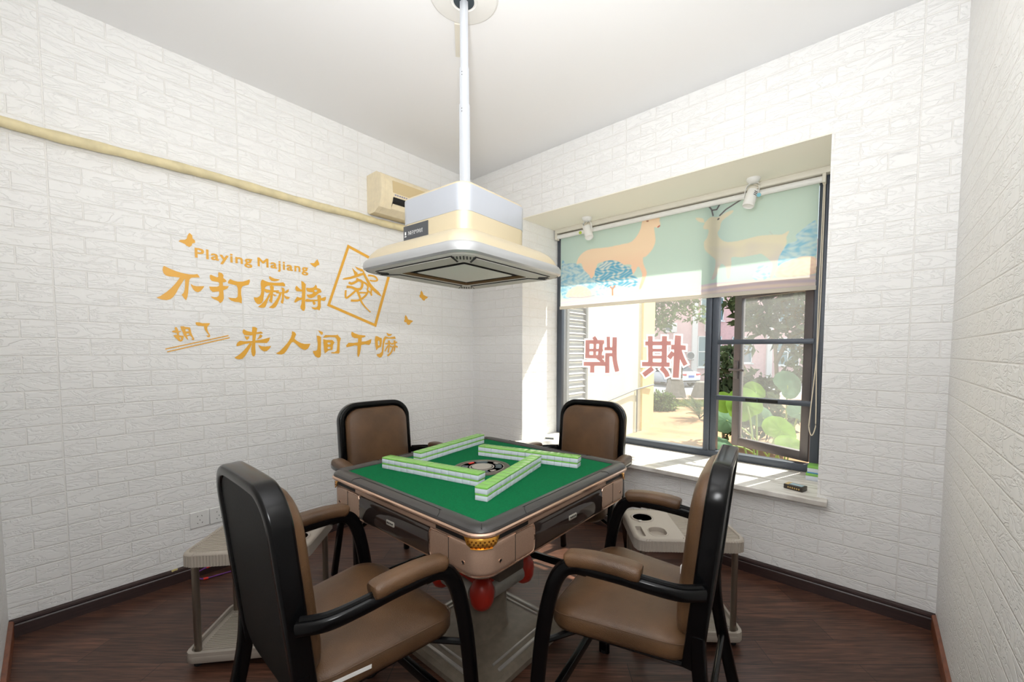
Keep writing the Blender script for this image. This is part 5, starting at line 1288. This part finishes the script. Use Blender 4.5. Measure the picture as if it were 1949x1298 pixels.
# ------------------------------------------------------------------ tea carts
def make_cart():
    t = thing('tea_cart', 'x', 'tea cart')
    a, b = 0.228, 0.166
    def oct_(d, r=0.035):
        return rr(a-d, b-d, r, 2)
    HT = 0.46
    # top tray: fluted skirt and rim
    fl = []
    o8 = rr(a, b, 0.04, 2)
    n = len(o8)
    for i in range(n):
        p, q = Vector((*o8[i], 0)), Vector((*o8[(i+1) % n], 0))
        L = (q-p).length
        k = max(1, int(L/0.0055))
        nrm = Vector((q.y-p.y, -(q.x-p.x), 0)).normalized()
        for j in range(k):
            c = p+(q-p)*(j/k)
            fl.append(c+nrm*(0.0012 if len(fl) % 2 else -0.0008))
    def flr(z, s=1.0):
        return [(p.x*s, p.y*s, z) for p in fl]
    def plain(z, d):
        out = []
        for p in fl:
            L = sqrt(p.x**2+p.y**2)
            out.append((p.x*(1-d/L), p.y*(1-d/L), z))
        return out
    MB().loft([flr(HT-0.052), flr(HT-0.006)], cap0=False, cap1=False).build('skirt', M['cart'], t, 12)
    top = MB().loft([plain(HT-0.008, -0.001), plain(HT-0.003, 0.002), plain(HT, 0.007), plain(HT, 0.016), plain(HT-0.003, 0.018), plain(HT-0.020, 0.020)], cap0=False, cap1=False)
    top.build('tray_rim', M['cart'], t, 35)
    # tray floor with ribs at one end, moulded deck with wells at the other
    ft = rr((a-0.01+0.022)/2, b-0.01, 0.02, 2)
    mb = MB().prism(ft, HT-0.022, HT-0.006).xf(Matrix.Translation(((a-0.01-0.022)/2, 0, 0)))
    fl_o = mb.build('tray_floor', M['cart'], t, 20)
    mb = MB()
    for i in range(24):
        y = -b+0.024+i*(2*b-0.048)/23
        mb.box((0.098, y, HT-0.0055), (0.225, 0.0042, 0.003))
    mb.build('ribs', M['cart'], fl_o, 0)
    cxx, cyy = -a+0.078, 0.062
    hole = [(cxx+x, cyy+y) for x, y in circle(0.045, 36)]
    slot = [(-a+0.036+x, -0.083+y) for x, y in rr(0.013, 0.048, 0.003, 2)]
    well = [(-a+0.110+x, -0.085+y) for x, y in rr(0.036, 0.042, 0.032, 5)]
    outer = [(-0.117+x, y) for x, y in rr(0.099, b-0.013, 0.03, 3)]
    zt = HT-0.0015
    mb = flat_polys([[outer, hole, slot, well]], lambda p: (p[0], p[1], zt))
    mb.loft([[(*p, HT-0.02) for p in outer], [(*p, zt) for p in outer]], cap0=False, cap1=False)
    for h, dp in ((slot, 0.016), (well, 0.018)):
        mb.loft([[(*p, zt) for p in h], [(*p, zt-dp) for p in h]], cap0=False, cap1=True)
    dk = mb.build('cup_deck', M['cart'], t, 25)
    MB().loft([[(x, y, zt+z) for x, y in [(-a+0.110+q[0], -0.085+q[1]) for q in rr(0.036+d, 0.042+d, 0.033, 5)]] for d, z in ((0.000, 0), (0.001, 0.002), (0.004, 0.002), (0.005, 0))], cap0=False, cap1=False).build('well_lip', M['cart'], dk, 40)
    tag(MB().lathe([(0.0435, zt+0.0002), (0.046, zt+0.004), (0.051, zt+0.004), (0.054, zt+0.0002)], (cxx, cyy, 0), 40).build('cup_ring', M['cart'], dk, 60), 'raised ring of the cup well')
    cu = MB().loft([[(cxx+r*cos(2*pi*i/40), cyy+r*sin(2*pi*i/40), z) for i in range(40)] for r, z in ((0.0452, zt+0.002), (0.0435, zt+0.0015), (0.0415, zt-0.004), (0.040, HT-0.058), (0.037, HT-0.062))], cap0=False)
    tag(cu.build('steel_cup', M['steel'], t, 40), 'stainless steel cup in the cup well')
    tag(MB().box((cxx-0.02, cyy-0.045, zt+0.003), (0.016, 0.010, 0.006), bevel=0.002, rot=Matrix.Rotation(0.3, 3, 'Z')).build('cup_catch', M['steel'], dk, 30), 'small metal catch beside the cup')
    # poles and lower tray
    for sx in (-1, 1):
        for sy in (-1, 1):
            MB().lathe([(0.001, 0.055), (0.0125, 0.055), (0.0125, HT-0.02), (0.001, HT-0.02)], (sx*(a-0.035), sy*(b-0.035), 0), 18).build('pole', M['cart_pole'], t, 40)
            MB().lathe([(0.001, 0), (0.014, 0), (0.016, 0.010), (0.010, 0.026), (0.001, 0.026)], (sx*(a-0.035), sy*(b-0.035), 0), 16).build('foot', M['rubber'], t, 40)
    lw = MB().prism(rr(a, b, 0.035, 3), 0.026, 0.052, bevel=0.002)
    lo = lw.build('lower_tray', M['cart'], t, 30)
    MB().loft([[(x, y, z) for x, y in rr(a-d, b-d, 0.03, 3)] for z, d in ((0.051, 0.001), (0.066, 0.002), (0.067, 0.005), (0.066, 0.012), (0.053, 0.014))], cap0=False, cap1=False).build('tray_lip', M['cart'], lo, 30)
    mb = MB()
    for i in range(26):
        y = -b+0.03+i*(2*b-0.06)/25
        mb.box((0, y, 0.0535), (2*a-0.075, 0.004, 0.003))
    mb.build('ribs', M['cart'], lo, 0)
    return t
M['cart_dark'] = pm('dark_taupe_plastic', (104, 92, 80), 0.5)
cart = make_cart()
cart.location = (2.15, -0.685, 0)
cart.rotation_euler = (0, 0, radians(38))
tag(cart, 'taupe plastic tea cart beside the right armchair, steel cup well in front', None, 'tea carts')
dup(cart, (0.835, -1.925, 0), radians(228), 'taupe plastic tea cart by the left wall, under the wall sockets', 'tea carts')

# ------------------------------------------------------------------ outdoors
Fh = Vector((-0.64250941, 0.76627779, 0))
Rh = Vector((0.76627779, 0.64250941, 0))
OC = Vector((CAM_LOC.x, CAM_LOC.y, 0))
def ex(a, d, z):                       # a to the right, d metres away from the room's viewpoint
    p = OC+Rh*a+Fh*d
    return Vector((p.x, p.y, z))
EXM = Matrix(((Rh.x, Fh.x, 0, OC.x), (Rh.y, Fh.y, 0, OC.y), (0, 0, 1, 0), (0, 0, 0, 1)))
BED, ROAD = -0.35, -1.10
struct(MB().loft([[tuple(ex(a, d, z)) for a, d in ((-14, 2.3), (22, 2.3), (22, 13.2), (-14, 13.2))] for z in (-1.6, BED)]).build('ground', M['dirt'], angle=0))
struct(MB().loft([[tuple(ex(a, d, z)) for a, d in ((-20, 13.2), (34, 13.2), (34, 14.7), (-20, 14.7))] for z in (-1.6, BED+0.03)]).build('path', M['paver'], angle=0))
struct(MB().loft([[tuple(ex(a, d, z)) for a, d in ((-30, 14.7), (48, 14.7), (48, 46), (-30, 46))] for z in (-1.6, ROAD)]).build('road', M['road'], angle=0))
struct(MB().b2((-0.9, WY, 2.66), (3.4, 1.085, 2.80)).build('trim_2', M['white_ext'], angle=0))

# pale wall standing out from the house on the left, with a yellow corner pier and a pipe
wl = thing('garden_wall', 'tall pale yellow rendered wall with yellow corner pier outside the window', 'wall', (-0.85, 3.0, BED))
def wlb(mb, name, mat, lab=None, ang=0):
    return tag(mb.xf(Matrix.Translation((0.85, -3.0, -BED))).build(name, mat, wl, ang), lab)
wlb(MB().b2((-1.05, 0.62, BED), (-0.745, 5.12, 4.6)), 'wall_body', M['cream_wall'])
wlb(MB().b2((-1.09, 5.10, BED), (-0.70, 5.64, 4.6)), 'corner_pier', M['cream_band'], 'yellow rendered pier at the wall end')
wlb(MB().tube([(-0.70, 2.9, 0.28), (-0.70, 4.8, 0.50), (-0.66, 5.55, 0.55)], 0.016, 8), 'water_pipe', M['grey_ext'], 'thin grey pipe low on the wall', 30)
wlb(MB().tube([(-0.72, 4.9, 0.51), (-0.72, 4.9, BED)], 0.016, 8), 'water_pipe', M['grey_ext'], 'thin grey pipe low on the wall', 30)

# louvred shutter next to the window
sh = thing('louvred_shutter', 'grey metal louvred shutter outside the left edge of the window', 'shutter', (0.62, 0.60, 0.40))
def shb(mb, name, mat, ang=0):
    return mb.xf(Matrix.Translation((-0.62, -0.60, -0.40))).build(name, mat, sh, ang)
mb = MB()
mb.b2((0.600, 0.58, 0.40), (0.640, 0.615, 2.4)); mb.b2((0.600, 0.90, 0.40), (0.640, 0.935, 2.4)); mb.b2((0.600, 0.60, 0.40), (0.640, 0.92, 0.44)); mb.b2((0.600, 0.60, 2.36), (0.640, 0.92, 2.4))
shb(mb, 'shutter_frame', M['grey_ext'])
mb = MB()
for i in range(30):
    z = 0.46+i*0.0635
    mb.box((0.622, 0.758, z), (0.040, 0.29, 0.004), rot=Matrix.Rotation(radians(38), 3, 'Y'))
    mb.b2((0.606, 0.61, z-0.03), (0.610, 0.905, z+0.030))
shb(mb, 'louvres', M['slat'])

# pink building across the road
BDp = 32.0
bd = thing('pink_building', 'pink tiled building with white piers across the road', 'building', ex(12, BDp, ROAD), math.atan2(Rh.y, Rh.x))
IB = (Matrix.Translation(ex(12, BDp, ROAD)) @ Matrix.Rotation(math.atan2(Rh.y, Rh.x), 4, 'Z')).inverted() @ EXM
def bdb(mb, name, mat, par=None, lab=None):
    return tag(mb.xf(IB).build(name, mat, par or bd, 0), lab)
bdb(MB().b2((-6, BDp, ROAD), (34, BDp+8, 10)), 'wall_body', M['pink'])
PXM = BDp/773.457
def pa(u):
    return (u-1012.7)*PXM
def pz(v):
    return 1.237-(v-668.3)*PXM
for u in (1320, 1462):
    bdb(MB().b2((pa(u-5), BDp-0.18, ROAD), (pa(u+5), BDp+0.1, 10)), 'white_pier', M['white_ext'], None, 'white rendered pier')
for u0, u1, v0, v1 in ((1327, 1372, 639, 698), (1331, 1374, 566, 610), (1392, 1430, 640, 690), (1398, 1432, 572, 612), (1476, 1520, 642, 694), (1478, 1522, 570, 612)):
    x0, x1, z0, z1 = pa(u0), pa(u1), pz(v1), pz(v0)
    w = MB()
    t_ = 0.07
    w.b2((x0, BDp-0.06, z0), (x1, BDp+0.02, z0+t_)); w.b2((x0, BDp-0.06, z1-t_), (x1, BDp+0.02, z1))
    w.b2((x0, BDp-0.06, z0), (x0+t_, BDp+0.02, z1)); w.b2((x1-t_, BDp-0.06, z0), (x1, BDp+0.02, z1))
    w.b2(((x0+x1)/2-t_/2, BDp-0.06, z0), ((x0+x1)/2+t_/2, BDp+0.02, z1)); w.b2((x0, BDp-0.06, (z0+z1)/2-t_/2), (x1, BDp+0.02, (z0+z1)/2+t_/2))
    w.b2((x0-0.1, BDp-0.14, z0-0.09), (x1+0.1, BDp+0.02, z0))
    wf = bdb(w, 'window', M['ext_frame'], None, 'white framed window of the pink building')
    MB().b2((x0+0.02, BDp-0.02, z0+0.02), (x1-0.02, BDp-0.005, z1-0.02)).xf(IB).build('pane', M['ext_glass'], wf, angle=0)
names = ('left of the white pier', 'right of the white pier', 'low on the wall near the car')
for i, (u, v, w_, h_) in enumerate(((1270, 624, 0.95, 0.72), (1346, 623, 0.8, 0.66), (1310, 676, 0.5, 0.62))):
    c = ex(pa(u), BDp-0.50, pz(v))
    t = thing('outdoor_unit', 'white air conditioner outdoor unit on the pink wall, '+names[i], 'air conditioner unit', c, math.atan2(Rh.y, Rh.x), 'outdoor units on the pink building')
    MB().box((0, 0.02, 0), (w_, 0.38, h_), bevel=0.02).build('casing', M['white_ext'], t, 30)
    R = Vector((0, -1, 0)).to_track_quat('Z', 'Y').to_matrix()
    MB().lathe([(0.001, 0), (0.06, 0), (0.06, 0.008), (0.09, 0.008), (0.09, 0.002), (0.25, 0.002), (0.27, 0.01), (0.27, 0.0)], (-w_*0.16, -0.18, 0), 24, 0, R).build('fan_grille', M['grey_ext'], t, 30)
    mb = MB()
    for sx in (-0.3, 0.3):
        mb.b2((sx*w_-0.02, -0.18, -h_/2-0.04), (sx*w_+0.02, 0.31, -h_/2))
    mb.build('bracket', M['grey_ext'], t, 0)

# white saloon car parked on the road
def make_car():
    ang = math.atan2(Fh.y, Fh.x)+radians(22)
    t = thing('car', 'white saloon car parked on the road, seen from its rear corner', 'car', ex(9.45, 28.4, ROAD), ang)
    # stations along x (front = +x): half width, z profile of body side
    st = [(-2.30, 0.74, 0.42, 0.86), (-2.24, 0.82, 0.34, 0.98), (-1.9, 0.89, 0.28, 1.03), (-1.2, 0.91, 0.26, 1.00), (0.0, 0.92, 0.26, 0.96), (1.0, 0.91, 0.26, 0.93), (1.6, 0.89, 0.27, 0.86), (2.1, 0.84, 0.30, 0.76), (2.32, 0.70, 0.38, 0.62)]
    rings = [[(x, y*w, z0+(z1-z0)*k) for y, k in ((-0.86, 0.0), (-0.98, 0.25), (-1.0, 0.62), (-0.94, 0.94), (-0.80, 1.0), (0.80, 1.0), (0.94, 0.94), (1.0, 0.62), (0.98, 0.25), (0.86, 0.0))] for x, w, z0, z1 in st]
    MB().loft(rings).build('body', M['car_paint'], t, 40)
    cab = [(-1.75, 0.66, 1.00, 1.02), (-1.25, 0.68, 1.00, 1.34), (-0.7, 0.69, 0.98, 1.46), (0.1, 0.69, 0.96, 1.46), (0.6, 0.67, 0.95, 1.32), (1.15, 0.64, 0.93, 0.95)]
    rings = [[(x, -w*1.18, z0-0.04), (x, -w*1.12, z0+(z1-z0)*0.35), (x, -w, z1-0.02), (x, -w*0.85, z1), (x, w*0.85, z1), (x, w, z1-0.02), (x, w*1.12, z0+(z1-z0)*0.35), (x, w*1.18, z0-0.04)] for x, w, z0, z1 in cab]
    MB().loft(rings).build('cabin_glass', M['car_glass'], t, 40)
    rf = [[(x, -w, z1-0.015), (x, -w*0.85, z1+0.012), (x, w*0.85, z1+0.012), (x, w, z1-0.015)] for x, w, z0, z1 in ((-1.02, 0.68, 1, 1.405), (-0.7, 0.70, 1, 1.462), (0.1, 0.70, 1, 1.462), (0.42, 0.68, 1, 1.385))]
    MB().loft(rf).build('roof', M['car_paint'], t, 40)
    for x in (-1.38, 1.42):
        for y in (-0.84, 0.84):
            R = Vector((0, 1, 0)).to_track_quat('Z', 'Y').to_matrix()
            w = MB().lathe([(0.001, -0.10), (0.30, -0.10), (0.325, -0.07), (0.325, 0.07), (0.30, 0.10), (0.001, 0.10)], (x, y, 0.325), 24, 0, R).build('wheel', M['rubber'], t, 40)
            MB().lathe([(0.001, -0.115), (0.21, -0.108), (0.21, 0.108), (0.001, 0.115)], (x, y, 0.325), 20, 0, R).build('wheel_rim', M['steel'], w, 40)
    for y in (-0.60, 0.60):
        MB().box((-2.265, y, 0.84), (0.10, 0.40, 0.13), bevel=0.03, rot=Matrix.Rotation(0.18*(-1 if y > 0 else 1), 3, 'Z')).build('tail_light', M['tail_red'], t, 40)
    tag(MB().box((-2.315, 0, 0.72), (0.03, 0.44, 0.14)).build('number_plate', M['plate_blue'], t, 0), 'blue number plate')
    MB().box((-2.27, 0, 0.42), (0.10, 1.45, 0.10), bevel=0.03).build('rear_bumper_trim', M['rubber'], t, 40)
make_car()

# stone bollards by the path
nm = ('stone bollard with dark square top, beside the round bush', 'lower stone bollard near the dark window mullion')
for i, (u, d, h, tp) in enumerate(((1286, 13.9, 0.62, True), (1338, 13.9, 0.5, False))):
    a_ = (u-1012.7)/773.457*d
    t = thing('stone_bollard', nm[i], 'bollard', ex(a_, d, BED+0.03), math.atan2(Rh.y, Rh.x), 'stone bollards along the path')
    MB().loft([[(x*s, y*s, z) for x, y in rr(0.30, 0.30, 0.05, 2)] for s, z in ((1.0, 0), (0.98, 0.05), (0.62, h), (0.5, h+0.03))]).build('tapered_body', M['stone'], t, 30)
    if tp:
        bx = MB().box((0, 0, h+0.20), (0.40, 0.30, 0.36), bevel=0.03).build('dark_top', M['box_dark'], t, 30)
        mb = MB()
        R = Vector((0, -1, 0)).to_track_quat('Z', 'Y').to_matrix()
        mb.lathe([(0.11, 0), (0.14, 0), (0.14, 0.006), (0.11, 0.006), (0.11, 0)], (0, -0.15, h+0.20), 24, 0, R)
        mb.box((0, -0.153, h+0.20), (0.10, 0.006, 0.10))
        tag(mb.build('white_emblem', M['label_white'], bx, 0), 'white ring shaped mark')

# leaves: many small folded blades
def leaves(n, fn, size, seed, droop=0.4, ratio=0.45):
    rnd = random.Random(seed)
    mb = MB()
    for _ in range(n):
        p, sc = fn(rnd)
        s = size*sc*rnd.uniform(0.7, 1.3)
        d = Vector((rnd.gauss(0, 1), rnd.gauss(0, 1), rnd.gauss(-droop, 0.7))).normalized()
        q = d.orthogonal().normalized()
        q = (q*cos(rnd.random()*6.28)+d.cross(q)*sin(rnd.random()*6.28)).normalized()
        w = q*s*ratio*0.5
        up = d.cross(q)*s*0.08
        mb.add([p, p+d*s*0.45+w+up, p+d*s, p+d*s*0.45-w+up], [(0, 1, 2), (0, 2, 3)])
    return mb
def blob(c, r, shell=0.5):
    def f(rnd):
        while True:
            v = Vector((rnd.uniform(-1, 1), rnd.uniform(-1, 1), rnd.uniform(-1, 1)))
            if shell < v.length < 1:
                return Vector((c[0]+v.x*r[0], c[1]+v.y*r[1], c[2]+v.z*r[2])), 1.0
    return f
def blobs(lst, shell=0.3):
    fs = [blob(c, r, shell) for c, r in lst]
    ws = [r[0]*r[1]*r[2] for c, r in lst]
    return lambda rnd: rnd.choices(fs, ws)[0](rnd)
def tree(label, base, trunk, crown, n, size, mat, seed, tr=0.06, grp='trees outside the window'):
    t = thing('tree', label, 'tree', base, 0, grp)
    iv = Matrix.Translation(-Vector(base))
    mb = MB()
    for pth in trunk:
        p = smooth_path(pth, 4)
        mb.tube([iv @ q for q in p], tr, 8, scale=[1-0.6*i/(len(p)-1) for i in range(len(p))])
    mb.build('trunk', M['bark'], t, 60)
    leaves(n, blobs(crown), size, seed).xf(iv).build('foliage', mat, t, 0)
def at(u, v, d):
    return ex((u-1012.7)/773.457*d, d, 1.237-(v-668.3)/773.457*d)
# big tree over the road, upper left of the view
b = at(1200, 757, 18); b.z = BED
tree('tall green tree over the road, its crown above the red lettering', b,
     [[b, at(1205, 660, 18), at(1220, 560, 18), at(1240, 480, 18)], [at(1212, 600, 18), at(1270, 560, 18), at(1330, 520, 18)]],
     [(at(1262, 585, 18), (1.2, 0.9, 0.95)), (at(1300, 570, 18), (1.3, 0.9, 0.6)), (at(1255, 612, 17.6), (0.6, 0.6, 0.5)), (at(1335, 600, 18), (0.75, 0.6, 0.35)), (at(1240, 520, 18), (1.8, 1.2, 1.2)), (at(1330, 500, 18), (1.8, 1.2, 1.0))], 2900, 0.26, M['leaf'], 11, 0.16)
# slim tree right behind the casement
b = at(1484, 815, 7.5); b.z = BED
tree('slim dark leaved tree behind the open casement', b,
     [[b, at(1482, 760, 7.5), at(1478, 700, 7.5), at(1474, 640, 7.5), at(1480, 560, 7.5), at(1490, 480, 7.5)], [at(1476, 690, 7.5), at(1496, 650, 7.4), at(1520, 610, 7.4)], [at(1474, 650, 7.5), at(1450, 610, 7.5), at(1430, 575, 7.5)]],
     [(at(1440, 600, 7.5), (0.42, 0.35, 0.36)), (at(1505, 610, 7.4), (0.40, 0.35, 0.50)), (at(1520, 690, 7.3), (0.30, 0.3, 0.35)), (at(1470, 540, 7.5), (0.7, 0.5, 0.4)), (at(1400, 570, 7.6), (0.30, 0.3, 0.25)), (at(1420, 655, 7.6), (0.22, 0.25, 0.16))], 1150, 0.22, M['leaf_dark'], 12, 0.045)
b = at(1380, 812, 6.6); b.z = BED
tree('young dark leaved tree between mullion and casement', b,
     [[b, at(1384, 740, 6.6), at(1392, 680, 6.6), at(1400, 640, 6.6)], [at(1386, 730, 6.6), at(1420, 700, 6.5)], [at(1388, 715, 6.6), at(1365, 690, 6.6)]],
     [(at(1385, 690, 6.6), (0.26, 0.25, 0.30)), (at(1425, 730, 6.5), (0.34, 0.3, 0.20)), (at(1380, 745, 6.6), (0.22, 0.25, 0.18)), (at(1450, 745, 6.4), (0.3, 0.3, 0.14)), (at(1400, 800, 6.5), (0.35, 0.25, 0.25)), (at(1475, 800, 6.4), (0.35, 0.25, 0.25))], 980, 0.19, M['leaf_dark'], 13, 0.025)
# round bush and palm-like shrub
b = at(1262, 800, 11); b.z = BED
t = thing('round_bush', 'small round green bush beside the yellow pier', 'bush', b)
iv = Matrix.Translation(-b)
mb = MB()
for i in range(5):
    mb.tube([iv @ b, iv @ (b+Vector((0.05*cos(i*1.3), 0.05*sin(i*1.3), 0.2))), iv @ (b+Vector((0.22*cos(i*1.3), 0.22*sin(i*1.3), 0.5)))], 0.014, 6)
mb.build('stem', M['bark'], t, 60)
leaves(1500, blobs([(at(1262, 768, 11), (0.38, 0.36, 0.36))], 0.2), 0.10, 21, 0.1).xf(iv).build('foliage', M['leaf'], t, 0)
def frond_plant(label, base, n, ln, mat, seed, lean_a=1.0):
    t = thing('palm_shrub', label, 'palm', base)
    rnd = random.Random(seed)
    for i in range(n):
        az = i*2.4+rnd.uniform(-0.3, 0.3)
        e = rnd.uniform(0.35, 1.15)
        pts = [Vector((0, 0, 0))]
        for k in range(1, 6):
            s = ln*k/5
            pts.append(Vector((cos(az)*s*cos(e)*(0.7+0.06*k), sin(az)*s*cos(e)*(0.7+0.06*k), s*sin(e)-0.22*ln*(k/5)**2.2+0.05)))
        p = smooth_path(pts, 4)
        mb = MB().tube(p, 0.006, 5)
        for j in range(3, len(p)-1):
            d = (p[j+1]-p[j]).normalized()
            sd = d.cross(Vector((0, 0, 1)))
            if sd.length < 1e-3: continue
            sd.normalize()
            for sg in (-1, 1):
                tip = p[j]+sd*sg*ln*0.24*sin(pi*j/len(p))+d*ln*0.12-Vector((0, 0, 0.05*ln))
                w = d*ln*0.018
                mb.add([p[j]-w, p[j]+w, tip], [(0, 1, 2)])
        mb.build('frond', mat, t, 0)
b = at(1326, 790, 9.5); b.z = BED
b2_ = b.copy()
frond_plant('palm shrub with feathery fronds left of the dark mullion', b2_+Rh*0.1, 11, 0.75, M['leaf_dark'], 31)
b = at(1400, 860, 3.9); b.z = BED
frond_plant('low palm shrub with feathery fronds under the taro leaves', b, 9, 0.75, M['leaf_blue'], 32)
# taro plants with big heart shaped leaves
def taro(label, base, lvs):
    t = thing('taro_plant', label, 'plant', base)
    iv = Matrix.Translation(-Vector(base))
    for (u, v, d, size, tilt, rot, mat) in lvs:
        c = at(u, v, d)
        out = []
        for i in range(25):
            th = 2*pi*i/24
            r = 1-0.42*abs(sin(th/2+pi/2))**8-0.08*cos(2*th)
            x = 0.82*sin(th)*r
            y = -cos(th)*r
            out.append((x, y))
        n = 24
        vs, fs = [], []
        for k in range(1, 5):
            for i in range(n):
                x, y = out[i][0]*k/4, out[i][1]*k/4
                z = -0.22*(abs(x)**1.5)-0.12*y*y+0.03*sin(9*math.atan2(x, y))*(k/4)
                vs.append(Vector((x, y, z))*size)
        vs.append(Vector((0, 0, 0.02))*size)
        for k in range(3):
            for i in range(n):
                j = (i+1) % n
                fs.append((k*n+i, k*n+j, (k+1)*n+j, (k+1)*n+i))
        for i in range(n):
            fs.append((4*n, (i+1) % n, i))
        face = (-Fh*cos(tilt)+Vector((0, 0, 1))*sin(tilt)).normalized()
        xr = Rh
        yr = face.cross(xr).normalized()
        Rm_ = Matrix((xr, yr, face)).transposed() @ Matrix.Rotation(rot, 3, 'Z')
        lf = MB().add([iv @ (c+Rm_ @ q) for q in vs], fs).build('leaf_blade', mat, t, 60)
        p = smooth_path([iv @ c, iv @ (c*0.6+Vector(base)*0.4+Vector((0, 0, 0.12))), Vector((0, 0, 0))], 5)
        MB().tube(p, 0.010, 7).build('leaf_stalk', M['stem'], t, 60)
b = at(1450, 850, 4.4); b.z = BED
taro('taro plant with large bright leaves behind the casement glass', b,
     [(1425, 772, 4.6, 0.25, 0.35, 0.5, M['leaf_bright']), (1385, 765, 4.7, 0.16, 0.5, 0.9, M['leaf_bright']), (1490, 818, 4.2, 0.20, 0.7, -0.4, M['leaf_bright']), (1440, 745, 4.9, 0.16, 0.5, 0.2, M['leaf_bright']), (1510, 850, 4.0, 0.17, 0.8, -0.9, M['leaf_bright'])])
b = at(1500, 840, 5.0); b.z = BED
taro('taro plant with blue green leaves behind the bright taro', b,
     [(1500, 732, 5.0, 0.21, 0.25, -1.0, M['leaf_blue']), (1385, 800, 4.9, 0.20, 0.7, 0.9, M['leaf_blue']), (1455, 795, 4.9, 0.18, 0.5, 0.1, M['leaf_blue']), (1525, 785, 4.8, 0.16, 0.5, -0.5, M['leaf_blue']), (1378, 850, 4.4, 0.18, 0.9, 0.8, M['leaf_blue'])])
# grass tufts and fallen leaves
def patch(lst):
    def f(rnd):
        u0, u1, d0, d1 = rnd.choice(lst)
        d = rnd.uniform(d0, d1)
        return ex((rnd.uniform(u0, u1)-1012.7)/773.457*d, d, BED), 1.0
    return f
rnd = random.Random(5)
mb = MB()
fp = patch([(1240, 1360, 11.6, 13.0), (1180, 1240, 12, 13)])
for _ in range(5200):
    p, s = fp(rnd)
    a_ = rnd.random()*6.28
    h = rnd.uniform(0.04, 0.11)
    w = Vector((cos(a_), sin(a_), 0))*0.012
    mb.add([p-w, p+w, p+Vector((rnd.gauss(0, 0.03), rnd.gauss(0, 0.03), h))], [(0, 1, 2)])
tag(mb.build('grass', M['grass'], None, 0), 'short grass growing on the soil between window and path', 'grass', None, 'stuff')
